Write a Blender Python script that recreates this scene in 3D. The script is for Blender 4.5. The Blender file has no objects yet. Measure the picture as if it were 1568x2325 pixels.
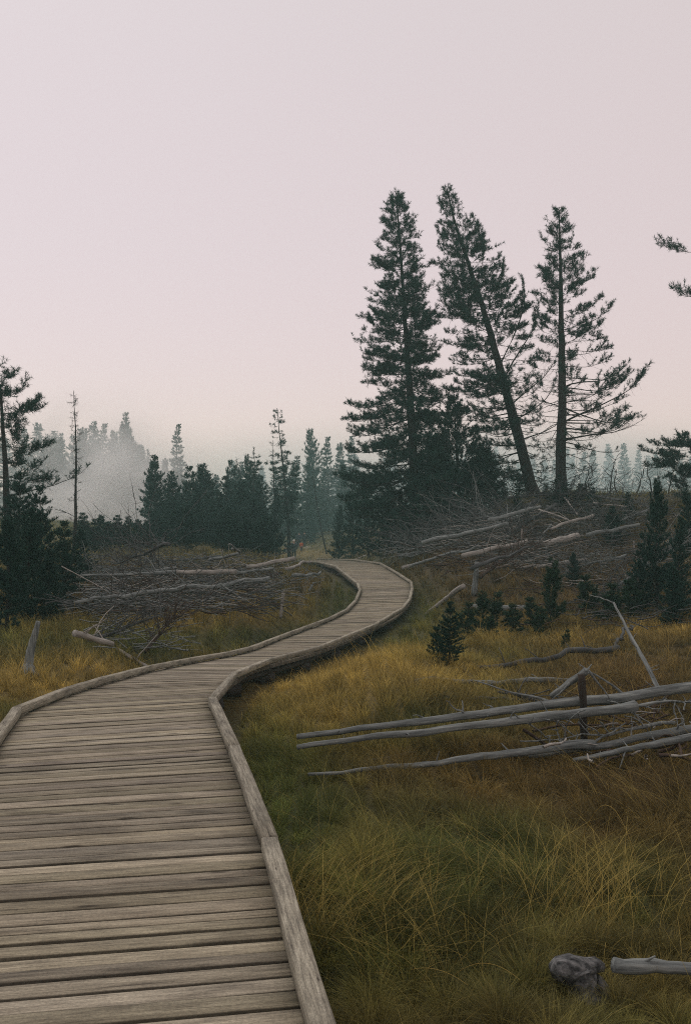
import bpy, math, random
import numpy as np
from mathutils import Vector

R = math.radians
rng = np.random.default_rng(11)
random.seed(11)
sc = bpy.context.scene
COL = sc.collection

# ------------------------------------------------------------------ camera, sky, sun, exposure
F = 2173.0            # focal length in photo pixels (photo 1568 x 2324)
U0, V0 = 784.0, 1200.0  # principal column, horizon row
CAMZ = 1.6
cam_d = bpy.data.cameras.new("camera")
cam = bpy.data.objects.new("camera", cam_d)
COL.objects.link(cam)
cam.location = (0, 0, CAMZ)
cam.rotation_euler = (R(90), 0, 0)
cam_d.sensor_fit = 'VERTICAL'
cam_d.sensor_height = 36
cam_d.lens = F / 2324 * 36
cam_d.shift_y = (V0 - 1162) / 2324
cam_d.clip_start = 0.05
cam_d.clip_end = 5000
sc.camera = cam

sc.view_settings.view_transform = 'Standard'
sc.view_settings.look = 'None'
sc.view_settings.exposure = 0
sc.view_settings.gamma = 1

SUN_EL, SUN_AZ = 58, -45     # sun high behind the overcast, ahead and to the left
w = bpy.data.worlds.new("World")
sc.world = w
w.use_nodes = True
nt = w.node_tree
nt.nodes.clear()
wo = nt.nodes.new('ShaderNodeOutputWorld')
bg1 = nt.nodes.new('ShaderNodeBackground')
bg2 = nt.nodes.new('ShaderNodeBackground')
add = nt.nodes.new('ShaderNodeAddShader')
sky = nt.nodes.new('ShaderNodeTexSky')
sky.sky_type = 'NISHITA'
sky.sun_disc = False
sky.sun_elevation = R(SUN_EL)
sky.sun_rotation = R(SUN_AZ)
sky.air_density = 1.0
sky.dust_density = 1.0
nt.links.new(sky.outputs[0], bg1.inputs[0])
bg1.inputs[1].default_value = 0.05
# smoke / cloud veil: pale pinkish grey, a little brighter overhead
tc = nt.nodes.new('ShaderNodeTexCoord')
sep = nt.nodes.new('ShaderNodeSeparateXYZ')
nt.links.new(tc.outputs['Generated'], sep.inputs[0])
ramp = nt.nodes.new('ShaderNodeValToRGB')
cr = ramp.color_ramp
cr.elements[0].position = 0.0
cr.elements[0].color = (.72, .455, .37, 1)
cr.elements[1].position = 0.55
cr.elements[1].color = (.665, .54, .46, 1)
e = cr.elements.new(0.10); e.color = (.725, .475, .385, 1)
e = cr.elements.new(0.28); e.color = (.69, .505, .42, 1)
nt.links.new(sep.outputs['Z'], ramp.inputs[0])
nt.links.new(ramp.outputs[0], bg2.inputs[0])
bg2.inputs[1].default_value = 0.93
nt.links.new(bg1.outputs[0], add.inputs[0])
nt.links.new(bg2.outputs[0], add.inputs[1])
nt.links.new(add.outputs[0], wo.inputs[0])

sun_d = bpy.data.lights.new("sun", 'SUN')
sun = bpy.data.objects.new("sun", sun_d)
COL.objects.link(sun)
sun_d.energy = 0.8
sun_d.angle = R(40)
sun_d.color = (1, .93, .86)
sdir = Vector((math.sin(R(SUN_AZ)) * math.cos(R(SUN_EL)), math.cos(R(SUN_AZ)) * math.cos(R(SUN_EL)), math.sin(R(SUN_EL))))
sun.rotation_euler = sdir.to_track_quat('Z', 'Y').to_euler()
sun.location = (0, 0, 60)

cy = sc.cycles
cy.max_bounces = 8
cy.diffuse_bounces = 3
cy.glossy_bounces = 2
cy.transmission_bounces = 2
cy.volume_bounces = 6
cy.transparent_max_bounces = 8
cy.use_denoising = False
cy.filter_width = 1.05
cy.volume_step_rate = 0.7
cy.volume_max_steps = 160

# ------------------------------------------------------------------ materials
def new_mat(name):
    m = bpy.data.materials.new(name)
    m.use_nodes = True
    n = m.node_tree
    n.nodes.clear()
    out = n.nodes.new('ShaderNodeOutputMaterial')
    p = n.nodes.new('ShaderNodeBsdfPrincipled')
    n.links.new(p.outputs[0], out.inputs[0])
    p.inputs['Roughness'].default_value = .85
    p.inputs['Specular IOR Level'].default_value = .25
    return m, n, p, out

def N(n, t, **k):
    x = n.nodes.new(t)
    for a, b in k.items():
        setattr(x, a, b)
    return x

def ramp_node(n, stops):
    r = n.nodes.new('ShaderNodeValToRGB')
    els = r.color_ramp.elements
    while len(els) < len(stops):
        els.new(.5)
    for el, (p, c) in zip(els, stops):
        el.position = p
        el.color = (c[0], c[1], c[2], 1)
    return r

def mixc(n, mode, fac, a, b):
    m = n.nodes.new('ShaderNodeMix')
    m.data_type = 'RGBA'
    m.blend_type = mode
    if isinstance(fac, (int, float)):
        m.inputs[0].default_value = fac
    else:
        n.links.new(fac, m.inputs[0])
    for s, i in ((a, 6), (b, 7)):
        if isinstance(s, tuple):
            m.inputs[i].default_value = (*s, 1)
        else:
            n.links.new(s, m.inputs[i])
    return m.outputs[2]

def leaf_mat(name, tint, transl=.25):
    m, n, p, out = new_mat(name)
    a = N(n, 'ShaderNodeAttribute', attribute_name='col')
    c = mixc(n, 'MULTIPLY', 1.0, a.outputs[0], tint)
    n.links.new(c, p.inputs['Base Color'])
    p.inputs['Roughness'].default_value = .7
    p.inputs['Specular IOR Level'].default_value = .2
    if transl:
        t = N(n, 'ShaderNodeBsdfTranslucent')
        n.links.new(c, t.inputs[0])
        mx = N(n, 'ShaderNodeMixShader')
        mx.inputs[0].default_value = transl
        n.links.new(p.outputs[0], mx.inputs[1])
        n.links.new(t.outputs[0], mx.inputs[2])
        n.links.new(mx.outputs[0], out.inputs[0])
    return m

M_needle = leaf_mat('pine_needles', (1, 1, 1), .12)
M_grass = leaf_mat('meadow_grass', (1, 1, 1), .3)

def wood_mat(name, stops, scale=3.0, bump=.3, stretch=(1, 1, .15), rough=.85):
    m, n, p, out = new_mat(name)
    tcn = N(n, 'ShaderNodeTexCoord')
    mp = N(n, 'ShaderNodeMapping')
    mp.inputs['Scale'].default_value = stretch
    n.links.new(tcn.outputs['Object'], mp.inputs[0])
    no = N(n, 'ShaderNodeTexNoise')
    no.inputs['Scale'].default_value = scale
    no.inputs['Detail'].default_value = 6
    no.inputs['Roughness'].default_value = .65
    n.links.new(mp.outputs[0], no.inputs[0])
    r = ramp_node(n, stops)
    n.links.new(no.outputs[0], r.inputs[0])
    n.links.new(r.outputs[0], p.inputs['Base Color'])
    p.inputs['Roughness'].default_value = rough
    b = N(n, 'ShaderNodeBump')
    b.inputs['Strength'].default_value = bump
    b.inputs['Distance'].default_value = .01
    n.links.new(no.outputs[0], b.inputs['Height'])
    n.links.new(b.outputs[0], p.inputs['Normal'])
    return m

M_bark = wood_mat('pine_bark', [(.3, (.010, .010, .010)), (.7, (.038, .034, .031))], 9, .6)
M_dead = wood_mat('silver_dead_wood', [(.30, (.045, .052, .053)), (.5, (.14, .157, .155)), (.72, (.29, .315, .30))], 38, .8, (1, 1, .07))
M_deaddark = wood_mat('grey_dead_twigs', [(.3, (.022, .024, .025)), (.7, (.095, .102, .102))], 6, .3)
M_brown = wood_mat('dark_rotten_wood', [(.3, (.015, .012, .010)), (.7, (.05, .04, .032))], 18, .6)
M_pale = wood_mat('pale_split_wood', [(.3, (.11, .105, .095)), (.7, (.40, .385, .35))], 34, .8, (1, 1, .08))
M_rust = wood_mat('dead_rusty_twigs', [(.3, (.025, .017, .013)), (.7, (.075, .05, .036))], 6, .3)

# deck boards: grain along U (metres), V across
def deck_mat(name, lo, mid, hi, grain=(2.2, 48), knots=(2.3, 9, 1)):
    m, n, p, out = new_mat(name)
    uv = N(n, 'ShaderNodeUVMap', uv_map='uv')
    a = N(n, 'ShaderNodeAttribute', attribute_name='col')
    def noise(sx, sy, det, rough):
        mp = N(n, 'ShaderNodeMapping')
        mp.inputs['Scale'].default_value = (sx, sy, 1)
        n.links.new(uv.outputs[0], mp.inputs[0])
        no = N(n, 'ShaderNodeTexNoise')
        no.inputs['Scale'].default_value = 1
        no.inputs['Detail'].default_value = det
        no.inputs['Roughness'].default_value = rough
        n.links.new(mp.outputs[0], no.inputs[0])
        return no.outputs[0]
    g1 = noise(grain[0], grain[1], 12, .82)
    g2 = noise(2.5, 9, 4, .6)
    g3 = noise(1.6, 70, 8, .75)
    g4 = noise(70, 90, 5, .8)
    r = ramp_node(n, [(.36, lo), (.5, mid), (.62, hi)])
    n.links.new(g1, r.inputs[0])
    r2 = ramp_node(n, [(.32, (.42, .40, .39)), (.55, (1.12, 1.1, 1.08))])
    n.links.new(g2, r2.inputs[0])
    c = mixc(n, 'MULTIPLY', .8, r.outputs[0], r2.outputs[0])
    r3 = ramp_node(n, [(.37, (.18, .17, .17)), (.42, (1, 1, 1))])
    n.links.new(g3, r3.inputs[0])
    c = mixc(n, 'MULTIPLY', .75, c, r3.outputs[0])
    r4 = ramp_node(n, [(.36, (.6, .6, .6)), (.62, (1.25, 1.22, 1.18))])
    n.links.new(g4, r4.inputs[0])
    c = mixc(n, 'MULTIPLY', .8, c, r4.outputs[0])
    # knots
    vo = N(n, 'ShaderNodeTexVoronoi')
    mp = N(n, 'ShaderNodeMapping')
    mp.inputs['Scale'].default_value = knots
    n.links.new(uv.outputs[0], mp.inputs[0])
    n.links.new(mp.outputs[0], vo.inputs[0])
    vo.inputs['Scale'].default_value = 1
    rk = ramp_node(n, [(.07, (.20, .18, .17)), (.15, (1, 1, 1))])
    n.links.new(vo.outputs['Distance'], rk.inputs[0])
    c = mixc(n, 'MULTIPLY', .85, c, rk.outputs[0])
    c = mixc(n, 'MULTIPLY', 1, c, a.outputs[0])
    n.links.new(c, p.inputs['Base Color'])
    b = N(n, 'ShaderNodeBump')
    b.inputs['Strength'].default_value = .5
    b.inputs['Distance'].default_value = .004
    n.links.new(g1, b.inputs['Height'])
    n.links.new(b.outputs[0], p.inputs['Normal'])
    return m

M_deck = deck_mat('weathered_deck_boards', (.13, .118, .094), (.255, .235, .185), (.37, .345, .278))
M_kerb = deck_mat('weathered_kerb_timber', (.08, .078, .068), (.27, .262, .215), (.43, .425, .36), (4, 60), (6, 26, 1))
M_stump = wood_mat('rotting_stump_wood', [(.36, (.014, .015, .016)), (.5, (.085, .09, .092)), (.66, (.24, .245, .245))], 42, 1.0, (.35, 1, .5))
M_post = wood_mat('dark_support_timber', [(.3, (.03, .026, .022)), (.7, (.09, .08, .07))], 10, .4)

# ground
m, n, p, out = new_mat('meadow_soil')
a = N(n, 'ShaderNodeAttribute', attribute_name='col')
tcn = N(n, 'ShaderNodeTexCoord')
no = N(n, 'ShaderNodeTexNoise'); no.inputs['Scale'].default_value = 6; no.inputs['Detail'].default_value = 8; no.inputs['Roughness'].default_value = .75
n.links.new(tcn.outputs['Object'], no.inputs[0])
r = ramp_node(n, [(.35, (.35, .35, .35)), (.65, (1.25, 1.2, 1.1))])
n.links.new(no.outputs[0], r.inputs[0])
c = mixc(n, 'MULTIPLY', 1, a.outputs[0], r.outputs[0])
n.links.new(c, p.inputs['Base Color'])
b = N(n, 'ShaderNodeBump'); b.inputs['Strength'].default_value = .8; b.inputs['Distance'].default_value = .05
n.links.new(no.outputs[0], b.inputs['Height']); n.links.new(b.outputs[0], p.inputs['Normal'])
M_ground = m

def flat_mat(name, c, rough=.8):
    m, n, p, out = new_mat(name)
    no = N(n, 'ShaderNodeTexNoise'); no.inputs['Scale'].default_value = 30
    r = ramp_node(n, [(.3, tuple(x * .75 for x in c)), (.7, tuple(x * 1.15 for x in c))])
    tcn = N(n, 'ShaderNodeTexCoord')
    n.links.new(tcn.outputs['Object'], no.inputs[0])
    n.links.new(no.outputs[0], r.inputs[0]); n.links.new(r.outputs[0], p.inputs['Base Color'])
    p.inputs['Roughness'].default_value = rough
    return m

# ------------------------------------------------------------------ mesh helpers
def mk_mesh(name, V, faces, mat, parent=None, col=None, smooth=False, uv=None):
    """V (N,3); faces: list of int arrays (M,k)."""
    me = bpy.data.meshes.new(name)
    V = np.asarray(V, np.float32)
    me.vertices.add(len(V))
    me.vertices.foreach_set('co', V.ravel())
    faces = [np.asarray(f, np.int32) for f in faces if len(f)]
    nl = sum(f.size for f in faces)
    me.loops.add(nl)
    me.loops.foreach_set('vertex_index', np.concatenate([f.ravel() for f in faces]))
    tot = np.concatenate([np.full(len(f), f.shape[1], np.int32) for f in faces])
    start = np.concatenate([[0], np.cumsum(tot)[:-1]]).astype(np.int32)
    me.polygons.add(len(tot))
    me.polygons.foreach_set('loop_start', start)
    try:
        me.polygons.foreach_set('loop_total', tot)
    except Exception:
        pass
    if smooth:
        me.polygons.foreach_set('use_smooth', np.ones(len(tot), bool))
    if col is not None:
        at = me.attributes.new('col', 'FLOAT_COLOR', 'POINT')
        c4 = np.ones((len(V), 4), np.float32)
        c4[:, :3] = col
        at.data.foreach_set('color', c4.ravel())
    if uv is not None:
        ul = me.uv_layers.new(name='uv')
        li = np.concatenate([f.ravel() for f in faces])
        ul.data.foreach_set('uv', np.asarray(uv, np.float32)[li].ravel())
    me.materials.append(mat)
    me.update()
    me.validate()
    o = bpy.data.objects.new(name, me)
    COL.objects.link(o)
    if parent is not None:
        o.parent = parent
    return o

class Geo:
    def __init__(s):
        s.V, s.F3, s.F4, s.C, s.n = [], [], [], [], 0
    def add(s, V, f3=None, f4=None, col=None):
        V = np.asarray(V, float).reshape(-1, 3)
        if f3 is not None and len(f3): s.F3.append(np.asarray(f3) + s.n)
        if f4 is not None and len(f4): s.F4.append(np.asarray(f4) + s.n)
        s.V.append(V)
        s.C.append(np.broadcast_to(np.array((1, 1, 1.)) if col is None else col, V.shape))
        s.n += len(V)
    def obj(s, name, mat, parent=None, smooth=False, col=False, origin=None, rot=None):
        V = np.concatenate(s.V)
        if origin is not None: V = V - np.asarray(origin)
        if rot is not None: V = V @ np.array(rot.to_matrix())      # into the frame whose Z runs along the log
        fs = []
        if s.F3: fs.append(np.concatenate(s.F3))
        if s.F4: fs.append(np.concatenate(s.F4))
        return mk_mesh(name, V, fs, mat, parent, np.concatenate(s.C) if col else None, smooth)

def tubes(P, Rr, S=5, cap=False, rough=0.0):
    """P (N,K,3), Rr (N,K)."""
    P = np.asarray(P, float); Rr = np.asarray(Rr, float)
    n_, K = P.shape[:2]
    T = np.gradient(P, axis=1)
    T /= np.linalg.norm(T, axis=2, keepdims=True) + 1e-9
    ref = np.where(np.abs(T[..., 2:3]) > .9, np.array((1., 0, 0)), np.array((0, 0, 1.)))
    A = np.cross(T, ref); A /= np.linalg.norm(A, axis=2, keepdims=True) + 1e-9
    B = np.cross(T, A)
    th = np.arange(S) / S * 2 * math.pi
    rad = Rr[:, :, None] * np.ones((1, 1, S))
    if rough: rad = rad * (1 + rng.normal(0, rough, rad.shape))
    V = P[:, :, None, :] + rad[..., None] * (np.cos(th)[None, None, :, None] * A[:, :, None, :] + np.sin(th)[None, None, :, None] * B[:, :, None, :])
    idx = np.arange(n_ * K * S).reshape(n_, K, S)
    a_ = idx[:, :-1, :]; b_ = np.roll(idx, -1, 2)[:, :-1, :]
    c_ = np.roll(idx, -1, 2)[:, 1:, :]; d_ = idx[:, 1:, :]
    f4 = np.stack([a_, b_, c_, d_], -1).reshape(-1, 4)
    V = V.reshape(-1, 3)
    f3 = np.zeros((0, 3), int)
    if cap:
        ex, fs = [], []
        base = len(V)
        for i in range(n_):
            for k, rev in ((0, False), (K - 1, True)):
                ci = base + len(ex); ex.append(P[i, k])
                ring = idx[i, k]; nx = np.roll(ring, -1)
                fs.append(np.stack([np.full(S, ci), nx if not rev else ring, ring if not rev else nx], -1))
        V = np.concatenate([V, np.array(ex)]); f3 = np.concatenate(fs)
    return V, f3, f4

def runit(n_):
    v = rng.normal(size=(n_, 3))
    return v / (np.linalg.norm(v, axis=1, keepdims=True) + 1e-9)

def needles(P, A, S, M=12, width=.014, colA=(.006, .030, .024), colB=(.022, .078, .055), spread=.85, nl=.55):
    """tufts at P with axis A and length S -> needle triangles"""
    n_ = len(P)
    P = np.repeat(P, M, 0); A = np.repeat(A, M, 0); S = np.repeat(np.broadcast_to(S, (n_,)), M)
    t = rng.random(len(P)) ** .8
    D = A * .75 + runit(len(P)) * spread
    D /= np.linalg.norm(D, axis=1, keepdims=True) + 1e-9
    root = P + A * (S * t * .8)[:, None]
    L = S * nl * rng.uniform(.7, 1.2, len(P))
    tip = root + D * L[:, None]
    side = np.cross(D, runit(len(P))); side /= np.linalg.norm(side, axis=1, keepdims=True) + 1e-9
    w_ = (width * rng.uniform(.7, 1.3, len(P)))[:, None]
    V = np.stack([root - side * w_ * .5, root + side * w_ * .5, tip], 1).reshape(-1, 3)
    f = np.arange(len(V)).reshape(-1, 3)
    k = np.repeat(rng.random(n_) ** 1.5, M) * .7 + rng.random(len(P)) * .3
    C = np.asarray(colA)[None] * (1 - k[:, None]) + np.asarray(colB)[None] * k[:, None]
    return V, f, np.repeat(C, 3, 0)

def tag(o, label=None, cat=None, group=None, kind=None):
    if label: o['label'] = label
    if cat: o['category'] = cat
    if group: o['group'] = group
    if kind: o['kind'] = kind
    return o

def empty(name, loc=(0, 0, 0)):
    o = bpy.data.objects.new(name, None)
    o.empty_display_size = .3
    COL.objects.link(o)
    o.location = loc
    return o

def copy_tree(o):
    c = o.copy(); COL.objects.link(c)
    for ch in o.children:
        d = ch.copy(); COL.objects.link(d); d.parent = c
    return c

# ------------------------------------------------------------------ where things stand
def W(u, v, d):
    return np.array(((u - U0) / F * d, d, CAMZ + (V0 - v) / F * d))

prof_d = np.array([0, 8, 11, 14, 18, 22, 25, 28, 31, 34, 38, 48, 60, 75, 86, 105, 140, 400.])
prof_z = CAMZ + np.array([-1.6, -1.6, -1.8, -2.05, -2.3, -2.35, -2.15, -1.85, -1.6, -1.42, -1.43, -1.72, -2.07, -2.52, -2.87, -2.1, -1.7, -1.7])
dd = np.linspace(2, 100, 4000)
zz = np.interp(dd, prof_d, prof_z)
below = -(zz - CAMZ) * F / dd
def deck_px(u, v):
    i = np.argmin(np.abs(below - (v - V0)) + (dd > 40) * 0)
    return W(u, v, dd[i])

Ld = [(-1.22, -3, 0), (-1.35, 0, 0), (-1.72, 3.0, 0), (-1.97, 4.4, 0), (-2.33, 6.27, 0)]
Rd = [(.45, -3, 0), (.27, .3, 0), (-.17, 3.28, 0), (-.41, 4.69, 0), (-.81, 6.67, 0)]
pxs = [((50, 1628), (473, 1604)), ((165, 1579), (500, 1562)), ((260, 1549), (525, 1542)), ((340, 1527), (555, 1524)),
       ((435, 1507), (605, 1508)), ((520, 1492), (672, 1491)), ((575, 1478), (722, 1476)), ((635, 1454), (785, 1452)),
       ((700, 1429), (845, 1425)), ((753, 1409), (885, 1405)), ((790, 1390), (910, 1386)), ((810, 1369), (926, 1366)),
       ((820, 1345), (932, 1341)), ((815, 1330), (930, 1326)), ((783, 1304), (905, 1309))]
Ld += [tuple(deck_px(*a)) for a, b in pxs]
Rd += [tuple(deck_px(*b)) for a, b in pxs]
for (a, b) in (((764, 1289, 35), (879, 1293, 34)), ((748, 1284.5, 38), (860, 1282, 37)), ((725, 1279, 47), (803, 1273.5, 45.5)),
               ((692, 1275.5, 62), (742, 1271, 61)), ((660, 1273, 85), (700, 1270, 84))):
    Ld.append(tuple(W(*a))); Rd.append(tuple(W(*b)))
Ld = np.array(Ld); Rd = np.array(Rd)
# smooth resampling with Catmull-Rom
def catmull(P, n_=6):
    P = np.asarray(P, float)
    Q = np.vstack([2 * P[0] - P[1], P, 2 * P[-1] - P[-2]])
    out = []
    for i in range(1, len(Q) - 2):
        for k in range(n_):
            t = k / n_
            p0, p1, p2, p3 = Q[i - 1], Q[i], Q[i + 1], Q[i + 2]
            out.append(.5 * ((2 * p1) + (-p0 + p2) * t + (2 * p0 - 5 * p1 + 4 * p2 - p3) * t * t + (-p0 + 3 * p1 - 3 * p2 + p3) * t ** 3))
    out.append(P[-1])
    return np.array(out)
Cd = (Ld + Rd) / 2
Cs = catmull(Cd, 6)
HWs = np.interp(np.arange(len(Cs)), np.arange(len(Cd)) * 6, np.linalg.norm((Ld - Rd)[:, :2], axis=1) / 2)

# terrain: thin plate spline through measured points in (x/y, log y) space
ctrl = [(-6, 2, -.42), (-2.4, 2, -.38), (1.5, 2, -.42), (6, 2, -.45), (-6, 6, -.35), (6, 6, -.42), (1.0, 5, -.42), (3, 4, -.45), (-4, 9, -.3)]
for u, v, d in [(1100, 1900, 6.3), (60, 1580, 11), (60, 1535, 12.6), (300, 1500, 14), (300, 1440, 17.5), (100, 1430, 17.5), (500, 1400, 20),
                (600, 1400, 21.5), (740, 1350, 27.5), (500, 1300, 32), (300, 1300, 32), (100, 1300, 30), (600, 1262, 45), (300, 1250, 45), (50, 1250, 45),
                (450, 1212, 65), (250, 1200, 80), (640, 1262, 82), (690, 1243, 104), (760, 1251, 75), (820, 1228, 70), (900, 1258, 45), (960, 1262, 40),
                (960, 1330, 27), (970, 1390, 23.5), (850, 1500, 13.2), (1100, 1600, 10.5), (1500, 1700, 8.5), (1560, 1500, 14), (1200, 1450, 18),
                (1000, 1500, 14.5), (1300, 1400, 22), (1300, 1300, 28), (1300, 1200, 34), (1250, 1128, 40), (1500, 1125, 40), (1600, 1125, 40), (1500, 1200, 33),
                (1500, 1300, 26), (1550, 1400, 20), (1400, 1500, 15), (1300, 1160, 60), (1500, 1160, 60), (1300, 1170, 90), (1050, 1190, 44), (1000, 1240, 37),
                (1000, 1300, 30), (940, 1200, 44), (1100, 1160, 43), (1180, 1130, 41), (1100, 1185, 80), (850, 1200, 100), (250, 1180, 115), (250, 1170, 160), (50, 1165, 160),
                (100, 1150, 220), (500, 1190, 140), (850, 1185, 160), (1200, 1180, 180), (1500, 1160, 180), (100, 1130, 400), (800, 1150, 400), (1500, 1140, 400)]:
    ctrl.append(tuple(W(u, v, d)))
for i in range(2, len(Cd) - 1, 1):
    c = Cd[i]
    ctrl.append((c[0], c[1], c[2] - .32))
ctrl = np.array(ctrl)
def ab(x, y):
    y = np.clip(y, 1.5, 420)
    return np.clip(x / (y + 2), -.62, .62) * 3.0, np.log(y + 3)
ca, cb = ab(ctrl[:, 0], ctrl[:, 1])
def Uf(r2): return np.where(r2 > 1e-12, .5 * r2 * np.log(r2 + 1e-12), 0)
nC = len(ctrl)
Kmat = Uf((ca[:, None] - ca) ** 2 + (cb[:, None] - cb) ** 2) + np.eye(nC) * 2e-3
Pm = np.stack([np.ones(nC), ca, cb], 1)
Amat = np.block([[Kmat, Pm], [Pm.T, np.zeros((3, 3))]])
sol = np.linalg.solve(Amat, np.concatenate([ctrl[:, 2], np.zeros(3)]))
def bump(x, y):
    return (.05 * np.sin(1.3 * x + .7 * y) * np.sin(.9 * y - .6 * x) + .03 * np.sin(3.1 * x + 1.0) * np.sin(2.7 * y + x))
def G(x, y):
    x = np.atleast_1d(np.asarray(x, float)); y = np.atleast_1d(np.asarray(y, float))
    out = np.zeros(len(x))
    for s in range(0, len(x), 20000):
        xs, ys = x[s:s + 20000], y[s:s + 20000]
        a_, b_ = ab(xs, ys)
        z = Uf((a_[:, None] - ca) ** 2 + (b_[:, None] - cb) ** 2) @ sol[:nC] + sol[nC] + sol[nC + 1] * a_ + sol[nC + 2] * b_
        z = z + bump(xs, ys)
        D2 = (xs[:, None] - Cs[:, 0]) ** 2 + (ys[:, None] - Cs[:, 1]) ** 2
        j = np.argmin(D2, 1)
        dist = np.sqrt(D2[np.arange(len(j)), j])
        lim = Cs[j, 2] - .27
        t = np.clip((dist - HWs[j] - .3) / 1.2, 0, 1); t = t * t * (3 - 2 * t)
        z = np.where(z > lim, lim * (1 - t) + z * t, z)
        out[s:s + 20000] = z
    return out
def g1(x, y): return float(G([x], [y])[0])
_ray = np.concatenate([np.linspace(2.2, 30, 900), np.linspace(30.1, 260, 1500)])
def gp(u, v, h=0.0, dmax=260):
    """where the sight line through photo pixel (u,v) meets the ground raised by h"""
    x = (u - U0) / F * _ray; z = CAMZ + (V0 - v) / F * _ray
    hit = np.nonzero((z < G(x, _ray) + h) & (_ray < dmax))[0]
    d = _ray[hit[0]] if len(hit) else dmax
    return W(u, v, d)
def path_dist(x, y):
    out = np.zeros(len(x))
    for s in range(0, len(x), 20000):
        D2 = (x[s:s + 20000, None] - Cs[:, 0]) ** 2 + (y[s:s + 20000, None] - Cs[:, 1]) ** 2
        j = np.argmin(D2, 1)
        out[s:s + 20000] = np.sqrt(D2[np.arange(len(j)), j]) - HWs[j]
    return out

# ------------------------------------------------------------------ meadow colours (true colours of the sward, patchy)
def vnoise(x, y, f, seed=0):
    r_ = np.random.default_rng(seed)
    tab = r_.random((256, 256))
    x = x * f + 1000; y = y * f + 1000
    xi = np.floor(x).astype(int); yi = np.floor(y).astype(int)
    fx = x - xi; fy = y - yi
    fx = fx * fx * (3 - 2 * fx); fy = fy * fy * (3 - 2 * fy)
    g = lambda i, j: tab[i % 256, j % 256]
    return (g(xi, yi) * (1 - fx) + g(xi + 1, yi) * fx) * (1 - fy) + (g(xi, yi + 1) * (1 - fx) + g(xi + 1, yi + 1) * fx) * fy

GOLD = np.array((.54, .395, .105)); GREEN = np.array((.088, .140, .032)); BROWN = np.array((.150, .086, .038)); DARK = np.array((.028, .055, .025))
patches = [  # u, v, radius u, radius v, type, weight
    (620, 1560, 110, 50, 'g', 1.0), (760, 1530, 170, 45, 'g', .9), (950, 1540, 160, 40, 'g', .7), (700, 1650, 120, 60, 'g', .5), (830, 1500, 80, 25, 'g', .6),
    (120, 1560, 120, 35, 'g', 1.1), (230, 1530, 90, 25, 'g', .9), (480, 1400, 130, 22, 'g', .9), (330, 1420, 70, 15, 'g', .5), (560, 1370, 80, 20, 'g', .5),
    (1500, 1440, 90, 14, 'g', 1.2), (1300, 1450, 70, 16, 'g', .5), (1060, 1440, 120, 25, 'g', .4), (800, 1960, 70, 90, 'g', .35), (760, 2120, 60, 80, 'g', .3), (700, 1300, 1, 1, 'g', 0), (880, 1270, 60, 10, 'e', .5), (700, 1258, 60, 8, 'g', .6),
    (1100, 1780, 500, 110, 'b', .35), (1420, 1880, 180, 160, 'b', .5), (1450, 1560, 200, 90, 'b', .8), (1300, 1300, 320, 110, 'b', .8), (1150, 1250, 250, 60, 'b', .7),
    (350, 1330, 280, 50, 'b', .8), (150, 1370, 120, 40, 'b', .7), (700, 1330, 60, 30, 'b', .4),
    (1000, 2100, 300, 130, 'e', .9), (1250, 2150, 250, 90, 'b', .25), (640, 1780, 80, 120, 'e', 1.2), (740, 1900, 110, 120, 'e', .9), (1450, 2030, 80, 90, 'e', .7), (780, 2150, 90, 120, 'e', .6), (940, 1400, 60, 60, 'e', .6),
    (780, 1370, 40, 50, 'e', .7), (1100, 1950, 150, 60, 'e', .4), (900, 1460, 90, 25, 'e', .5), (620, 1340, 40, 40, 'e', .2), (500, 1460, 200, 30, 'e', .25)]
def sward(x, y, z=None):
    yy = np.clip(y, 2, None)
    u = U0 + F * x / yy
    if z is None: z = G(x, y)
    v = V0 + F * (CAMZ - z) / yy
    n1 = vnoise(x, y, .8, 1); n2 = vnoise(x, y, 3.1, 2); n3 = vnoise(x, y, .25, 3)
    wg = .30 * np.clip(n1 * 1.6 - .5, 0, 1) + .24 * n2 ** 2 + .05
    wb = .35 * np.clip(n3 * 1.8 - .5, 0, 1) + .35 * np.clip(vnoise(x, y, 1.3, 12) * 2 - 1, 0, 1) + .10
    we = .42 + .4 * np.clip(vnoise(x, y, 1.7, 5) * 2 - .8, 0, 1)
    wd = .12 + .25 * vnoise(x, y, 4.5, 9) ** 3
    for pu, pv, ru, rv, k, wt in patches:
        g_ = wt * 3.2 * np.exp(-((u - pu) / ru) ** 2 - ((v - pv) / rv) ** 2) * (.6 + .8 * n2)
        if k == 'g': wg = wg + g_
        elif k == 'b': wb = wb + g_
        else: we = we + g_
    s = wg + wb + we + wd
    return (GOLD * wg[:, None] + BROWN * wb[:, None] + GREEN * we[:, None] + DARK * wd[:, None]) / s[:, None]

# ------------------------------------------------------------------ GROUND
ys = np.concatenate([np.linspace(-12, 2, 10), np.geomspace(2.3, 60, 210), np.geomspace(61, 700, 50)])
nx = 181
sx = np.linspace(-1, 1, nx)
sx = np.sign(sx) * np.abs(sx) ** 1.4
XX = sx[None, :] * (14 + 1.1 * np.clip(ys, 0, None))[:, None]
YY = np.repeat(ys[:, None], nx, 1)
ZZ = G(XX.ravel(), YY.ravel())
Vg = np.stack([XX.ravel(), YY.ravel(), ZZ], 1)
idx = np.arange(len(Vg)).reshape(len(ys), nx)
fg = np.stack([idx[:-1, :-1], idx[:-1, 1:], idx[1:, 1:], idx[1:, :-1]], -1).reshape(-1, 4)
gc = sward(Vg[:, 0], Vg[:, 1], ZZ) * .42
o = mk_mesh('ground', Vg, [fg], M_ground, None, gc, True)
tag(o, 'grassy meadow ground sloping down and rising to the mound', None, None, 'structure')

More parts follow.
